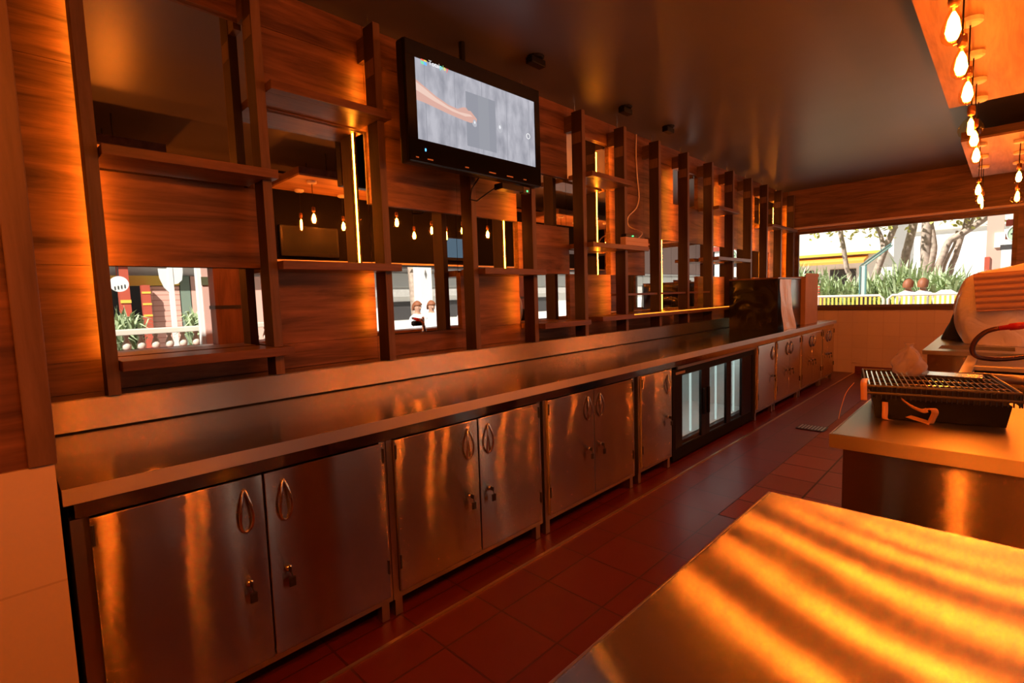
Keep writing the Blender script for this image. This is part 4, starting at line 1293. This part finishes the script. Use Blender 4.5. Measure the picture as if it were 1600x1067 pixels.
# two seated people seen from behind, and a white chair
def person(x, y, face, lab, shirt='shirt', zoff=0):
    t = bpy.data.objects.new('person', None); COL.objects.link(t); t.location = (x, y, zoff); ORIG[t.name] = Vector((x, y, 0))
    tag(t, lab, 'person', 'people sitting outside')
    J = [(0, 0, .50), (0, 0, .68), (0, 0, .90), (0, 0, 1.02), (0, .01, 1.09), (0, .015, 1.15), (0, .02, 1.22), (0, .015, 1.30),
         (.17, 0, .96), (.23, .06, .74), (.16, .24, .66), (.10, .32, .66), (-.17, 0, .96), (-.23, .06, .74), (-.16, .24, .66), (-.10, .32, .66),
         (.10, .05, .49), (.13, .42, .50), (.13, .44, .10), (.13, .52, .03), (-.10, .05, .49), (-.13, .42, .50), (-.13, .44, .10), (-.13, .52, .03)]
    Rr = [.15, .145, .16, .10, .058, .075, .10, .07, .065, .048, .038, .04, .065, .048, .038, .04, .09, .065, .048, .045, .09, .065, .048, .045]
    E = [(0, 1), (1, 2), (2, 3), (3, 4), (4, 5), (5, 6), (6, 7), (3, 8), (8, 9), (9, 10), (10, 11), (3, 12), (12, 13), (13, 14), (14, 15), (0, 16), (16, 17), (17, 18), (18, 19), (0, 20), (20, 21), (21, 22), (22, 23)]
    me = bpy.data.meshes.new('body'); me.from_pydata(J, E, [])
    o = bpy.data.objects.new('body', me); COL.objects.link(o)
    sk = o.modifiers.new('skin', 'SKIN'); sk.use_smooth_shade = True
    ly = me.skin_vertices[0] if me.skin_vertices else None
    if ly is None:
        bpy.context.view_layer.objects.active = o
        bm = bmesh.new(); bm.from_mesh(me); bm.verts.layers.skin.verify(); bm.to_mesh(me); bm.free()
        ly = me.skin_vertices[0]
    for i, r in enumerate(Rr):
        ly.data[i].radius = (r, r * (.75 if i < 4 else 1))
        ly.data[i].use_root = (i == 0)
    sb = o.modifiers.new('sub', 'SUBSURF'); sb.levels = 2; sb.render_levels = 2
    bpy.context.view_layer.update()
    me2 = bpy.data.meshes.new_from_object(o.evaluated_get(bpy.context.evaluated_depsgraph_get()))
    bpy.data.objects.remove(o)
    me2.materials.clear()
    for m in ('skin', shirt, 'jeans'):
        me2.materials.append(M[m])
    for p in me2.polygons:
        c = p.center
        p.use_smooth = True
        if c.z > 1.06: p.material_index = 0
        elif c.z < .58 and abs(c.x) < .3 : p.material_index = 2
        elif c.y > .2: p.material_index = 0
        else: p.material_index = 1
    bo = bpy.data.objects.new('body', me2); COL.objects.link(bo); bo.parent = t; ORIG[bo.name] = Vector((0, 0, 0))
    ORIG['_p'] = Vector((0, 0, 0))
    def cap(u, v):
        a = 6.28319 * u; ph = v * 1.9
        r = .118
        return (r * .95 * math.sin(ph) * math.cos(a), .01 + r * 1.08 * math.sin(ph) * math.sin(a) - .015 - (.02 if math.sin(a) < 0 else -.0) * v, 1.235 + r * 1.15 * math.cos(ph) - (.05 * v if math.sin(a) < 0 else -.12 * max(0, v - .5)))
    h = MB().grid(cap, 20, 10).build('hair', 'hair', None, True)
    h.parent = t
    b = MB()
    for s in (-.035, .035):
        b.lathe([(.001, -.008), (.009, 0), (.001, .008)], (s, .118, 1.225), 8)
    e = b.build('eyes', 'black', None); e.parent = t
    b = MB(); b.prism([(.105, 1.215), (.142, 1.185), (.11, 1.175)], 'X', -.012, .012); n_ = b.build('nose', 'skin', None); n_.parent = t
    t.rotation_euler.z = face
    if zoff: t.scale = (.92, .92, .92)
    return t
def chair(x, y, face, lab, col='whitebright'):
    t = thing('cafe_chair', (x, y, 0), lab, 'chair', 'white chairs outside')
    o0 = ORIG[t.name]
    def loc(b, n):
        for v in b.bm.verts: v.co += o0
        return b.build(n, col, t)
    loc(MB().box(-.21, .21, -.2, .22, .40, .435, bev=.01), 'seat')
    b = MB(); b.tube([(-.19, -.2, .43), (-.19, -.24, .8), (-.12, -.25, .88), (.12, -.25, .88), (.19, -.24, .8), (.19, -.2, .43)], .018, 8)
    b.box(-.18, .18, -.245, -.225, .55, .86, bev=.008)
    loc(b, 'backrest')
    for sx in (-.18, .18):
        for sy in (-.17, .19):
            loc(MB().tube([(sx, sy, .40), (sx * 1.15, sy * 1.1, -.018)], .016, 8), 'leg')
    t.rotation_euler.z = face
    return t
fa = math.radians(-90)
# seat the people on chairs, facing away from the bar
for y, lab in ((1.62, 'left of the two people in white seated behind the yellow fence'), (1.36, 'right of the two people in white seated behind the yellow fence')):
    person(14.45, y, fa, lab, zoff=.26)
for y, lab in ((1.98, 'white chair left of the seated people behind the yellow fence'),):
    pass
b = MB()
t = thing('garden_bench', (14.42, 1.5, 0), 'plain bench under the two seated people behind the yellow fence', 'bench')
MB().box(14.22, 14.52, .95, 2.0, .50, .545).build('seat', 'darkwood', t)
for yy in (1.0, 1.9):
    MB().box(14.25, 14.49, yy, yy + .06, -.018, .4995).build('leg', 'darkwood', t)
t = thing('white_armchair', (14.0, .93, 0), 'rounded white armchair back right of the seated people', 'armchair')
b = MB()
pr = [(.73, .45), (.73, 1.05), (.77, 1.19), (.85, 1.245), (1.01, 1.245), (1.09, 1.19), (1.13, 1.05), (1.13, .45)]
b.prism(pr, 'X', 13.86, 13.93); b.build('backrest', 'whitebright', t)
MB().box(13.931, 14.4, .73, 1.13, .38, .50, bev=.02).build('seat', 'whitebright', t)
for xx in (13.88, 14.34):
    for yy in (.75, 1.07):
        MB().box(xx, xx + .04, yy, yy + .04, -.018, .3795).build('leg', 'whitebright', t)

# ---- across the street (seen in the mirrors)
t = thing('balustrade', (1.9, -3.0, -.02), 'cream balustrade with turned balusters on a dark red wall, seen in the lowest mirror', 'balustrade')
MB().box(-1.2, 4.2, -3.14, -2.86, -.018, .81).build('low_wall', plain('dark_red_wall', (.16, .03, .02), .6), t)
MB().box(-1.2, 4.2, -3.13, -2.87, 1.02, 1.095, bev=.01).build('top_rail', 'cream', t)
for k in range(32):
    MB().lathe([(.033, .0), (.05, .022), (.055, .066), (.033, .13), (.022, .165), (.035, .185), (.033, .208)], (-1.1 + .167 * k, -3.0, .811), 10).build('baluster', 'cream', t, True)
t = thing('red_shop', (2.4, -7.5, -.02), 'red and yellow timber shop front across the street, seen in the lowest mirror', 'building')
MB().box(-3.0, 6.2, -11, -10.9, -.018, 4.5).build('rear_wall', 'shopdark', t)
MB().box(2.32, 2.80, -7.3, -7.0, -.018, 1.83).build('siding', 'siding', t)
MB().box(-3.0, 2.80, -7.1, -6.95, 1.85, 2.05).build('yellow_beam', 'yellow', t)
MB().box(-3.0, 6.2, -7.3, -7.05, 2.06, 2.35).build('upper_wall', 'whitebright', t)
MB().prism([(-7.0, 2.36), (-6.6, 2.30), (-6.6, 2.36), (-8.5, 5.6), (-8.7, 5.5)], 'X', -3.2, 6.4).build('daylight_blocker_roof', 'roofblocker', t)  # dark roof added above the mirrored view to block daylight on the steel
MB().box(1.74, 1.90, -6.94, -6.7, -.018, 2.4).build('red_post', 'redpaint', t)
MB().box(.6, .76, -6.94, -6.7, -.018, 2.4).build('red_post', 'redpaint', t)
MB().box(1.735, 1.905, -6.69, -6.68, 1.50, 1.56).build('yellow_band', 'yellow', t)
MB().box(2.82, 3.0, -7.3, -7.0, -.018, 2.05).build('green_door', 'greenpaint', t)
MB().box(3.02, 6.2, -7.3, -7.0, -.018, 2.05).build('pink_wall', 'pinkpaint', t)
MB().box(2.1, 2.24, -6.9, -6.75, -.018, 1.85).build('barrel_post', 'redpaint', t)
for z in (1.22, 1.45, 1.68):
    MB().box(2.095, 2.245, -6.75, -6.74, z, z + .04).build('yellow_band', 'yellow', t)
t = thing('hanging_round_sign', (1.5, -5.0, 1.6), 'white round hanging sign with black strokes, seen left in the lowest mirror', 'sign')
b = MB(); b.tube([(1.50, -5.02, 1.80), (1.50, -4.98, 1.80)], .13, 24); b.build('disc', 'whitebright', t)
b = MB()
for k in range(4):
    b.box(1.43 + .045 * k, 1.445 + .045 * k, -4.978, -4.974, 1.70 + .01 * k, 1.76 + .01 * k)
b.build('strokes', 'blackmatte', t)
MB().tube([(1.50, -5.0, 1.93), (1.50, -5.0, 2.5)], .01, 6).build('hanger', 'darkmetal', t)
t = thing('white_lamp_post', (2.03, -4, -.02), 'slim white post with a round bracket, seen in the lowest mirror', 'post')
MB().box(1.995, 2.06, -4.03, -3.97, -.018, 3.2).build('post', 'whitebright', t)
b = MB(); b.prism([(2.061, 1.75), (2.12, 1.76), (2.18, 1.82), (2.20, 1.95), (2.20, 2.1), (2.061, 2.1)], 'Y', -4.02, -3.98); b.build('bracket', 'whitebright', t)
b = MB(); b.prism([(1.994, 1.62), (1.93, 1.70), (1.88, 1.85), (1.87, 2.0), (1.994, 2.0)], 'Y', -4.02, -3.98); b.build('bracket', 'whitebright', t)
t = thing('beige_pillar', (2.17, -2.7, -.02), 'pinkish beige pillar with an olive plaque, seen right in the lowest mirror', 'pillar')
MB().box(2.11, 2.24, -2.80, -2.60, -.018, 3.0).build('shaft', 'pinkpaint', t)
MB().box(2.10, 2.19, -2.599, -2.585, 1.68, 1.80).build('plaque', 'olive', t)
MB().box(2.06, 2.108, -2.75, -2.62, -.018, 3.0).build('white_edge', 'whitebright', t)
blade_plant('spiky_plant', (1.32, -3.75, .50), .85, 190, 'spiky pale green plant left of the white post, seen in the lowest mirror', .55, .02, droop=.4)
blade_plant('spiky_plant', (2.28, -3.6, .50), .85, 170, 'spiky pale green plant right of the white post, seen in the lowest mirror', .45, .02, droop=.4)
for k, (x, y) in enumerate(((1.32, -3.75), (2.28, -3.6))):
    t = MB().lathe([(.16, 0), (.2, .05), (.24, .53), (.24, .575), (.20, .575), (.18, .5)], (x, y, -.02), 16).build('planter', 'cream', loc=(x, y, -.02))
    tag(t, ('left' if k == 0 else 'right') + ' cream planter behind the balustrade holding a spiky plant', 'planter')
tree2 = [(8.15, -6)]
t = thing('street_tree', (8.15, -6, -.02), 'old grey trunk beside the white column, seen in the mirror by the third post', 'tree')
MB().tube([(8.2, -6, -.018), (8.15, -6, .9), (8.08, -6, 2.0), (8.0, -6, 3.4)], [.19, .16, .14, .13], 10).build('trunk', 'bark', t, True)
b = MB()
for k in range(500):
    p = Vector((8.1, -6, 3.6)) + Vector((random.gauss(0, .7), random.gauss(0, .7), random.gauss(0, .45)))
    q = Vector((random.uniform(-1, 1), random.uniform(-1, 1), random.uniform(-1, 1))).normalized() * .1
    s = q.cross(Vector((0.3, .2, 1))).normalized() * .05
    b.bm.faces.new([b.bm.verts.new(v) for v in (p - q, p + s, p + q, p - s)])
b.build('foliage', 'leaf', t)
t = thing('white_column', (7.78, -5, -.02), 'broad white street column, seen in the mirror by the third post', 'column')
MB().box(7.60, 7.95, -5.3, -5.0, -.018, 3.6).build('shaft', 'whitebright', t)
MB().box(7.55, 8.0, -5.35, -4.95, 3.601, 3.75).build('capital', 'whitebright', t)
t = thing('white_house', (13, -13, -.02), 'white street building with grey balcony bands, seen in the mirrors', 'building')
MB().box(7, 58, -16, -12.3, -.018, 2.7).build('wall', 'whitebright', t)
MB().prism([(-12.2, 2.72), (-11.6, 2.66), (-11.6, 2.74), (-14.4, 8.0), (-14.8, 7.9)], 'X', 6.6, 58.4).build('daylight_blocker_roof', 'roofblocker', t)  # added dark roof, keeps upper daylight off the cabinet doors
for z0, z1 in ((.6, 1.35),):
    for k in range(7):
        MB().box(8.2 + 3 * k, 10.0 + 3 * k, -12.299, -12.28, z0, z1).build('window', 'shopdark', t)
MB().box(7, 58, -12.299, -12.0, 1.55, 1.85).build('balcony_band', 'kerb', t)
MB().box(7, 58, -12.299, -12.1, 1.95, 2.5).build('rail_band', plain('grey_band', (.5, .5, .48), .7), t)
for k, (x, y) in enumerate(((6.9, -4.2), (7.6, -4.6), (8.3, -4.1), (9.4, -4.5))):
    person(x, y, 0.4 * k, 'seated person in white, %s from left in the third post mirror' % ORD[k])
    chair(x, y - .02, .4 * k, 'white chair under the %s person from left in the third post mirror' % ORD[k])
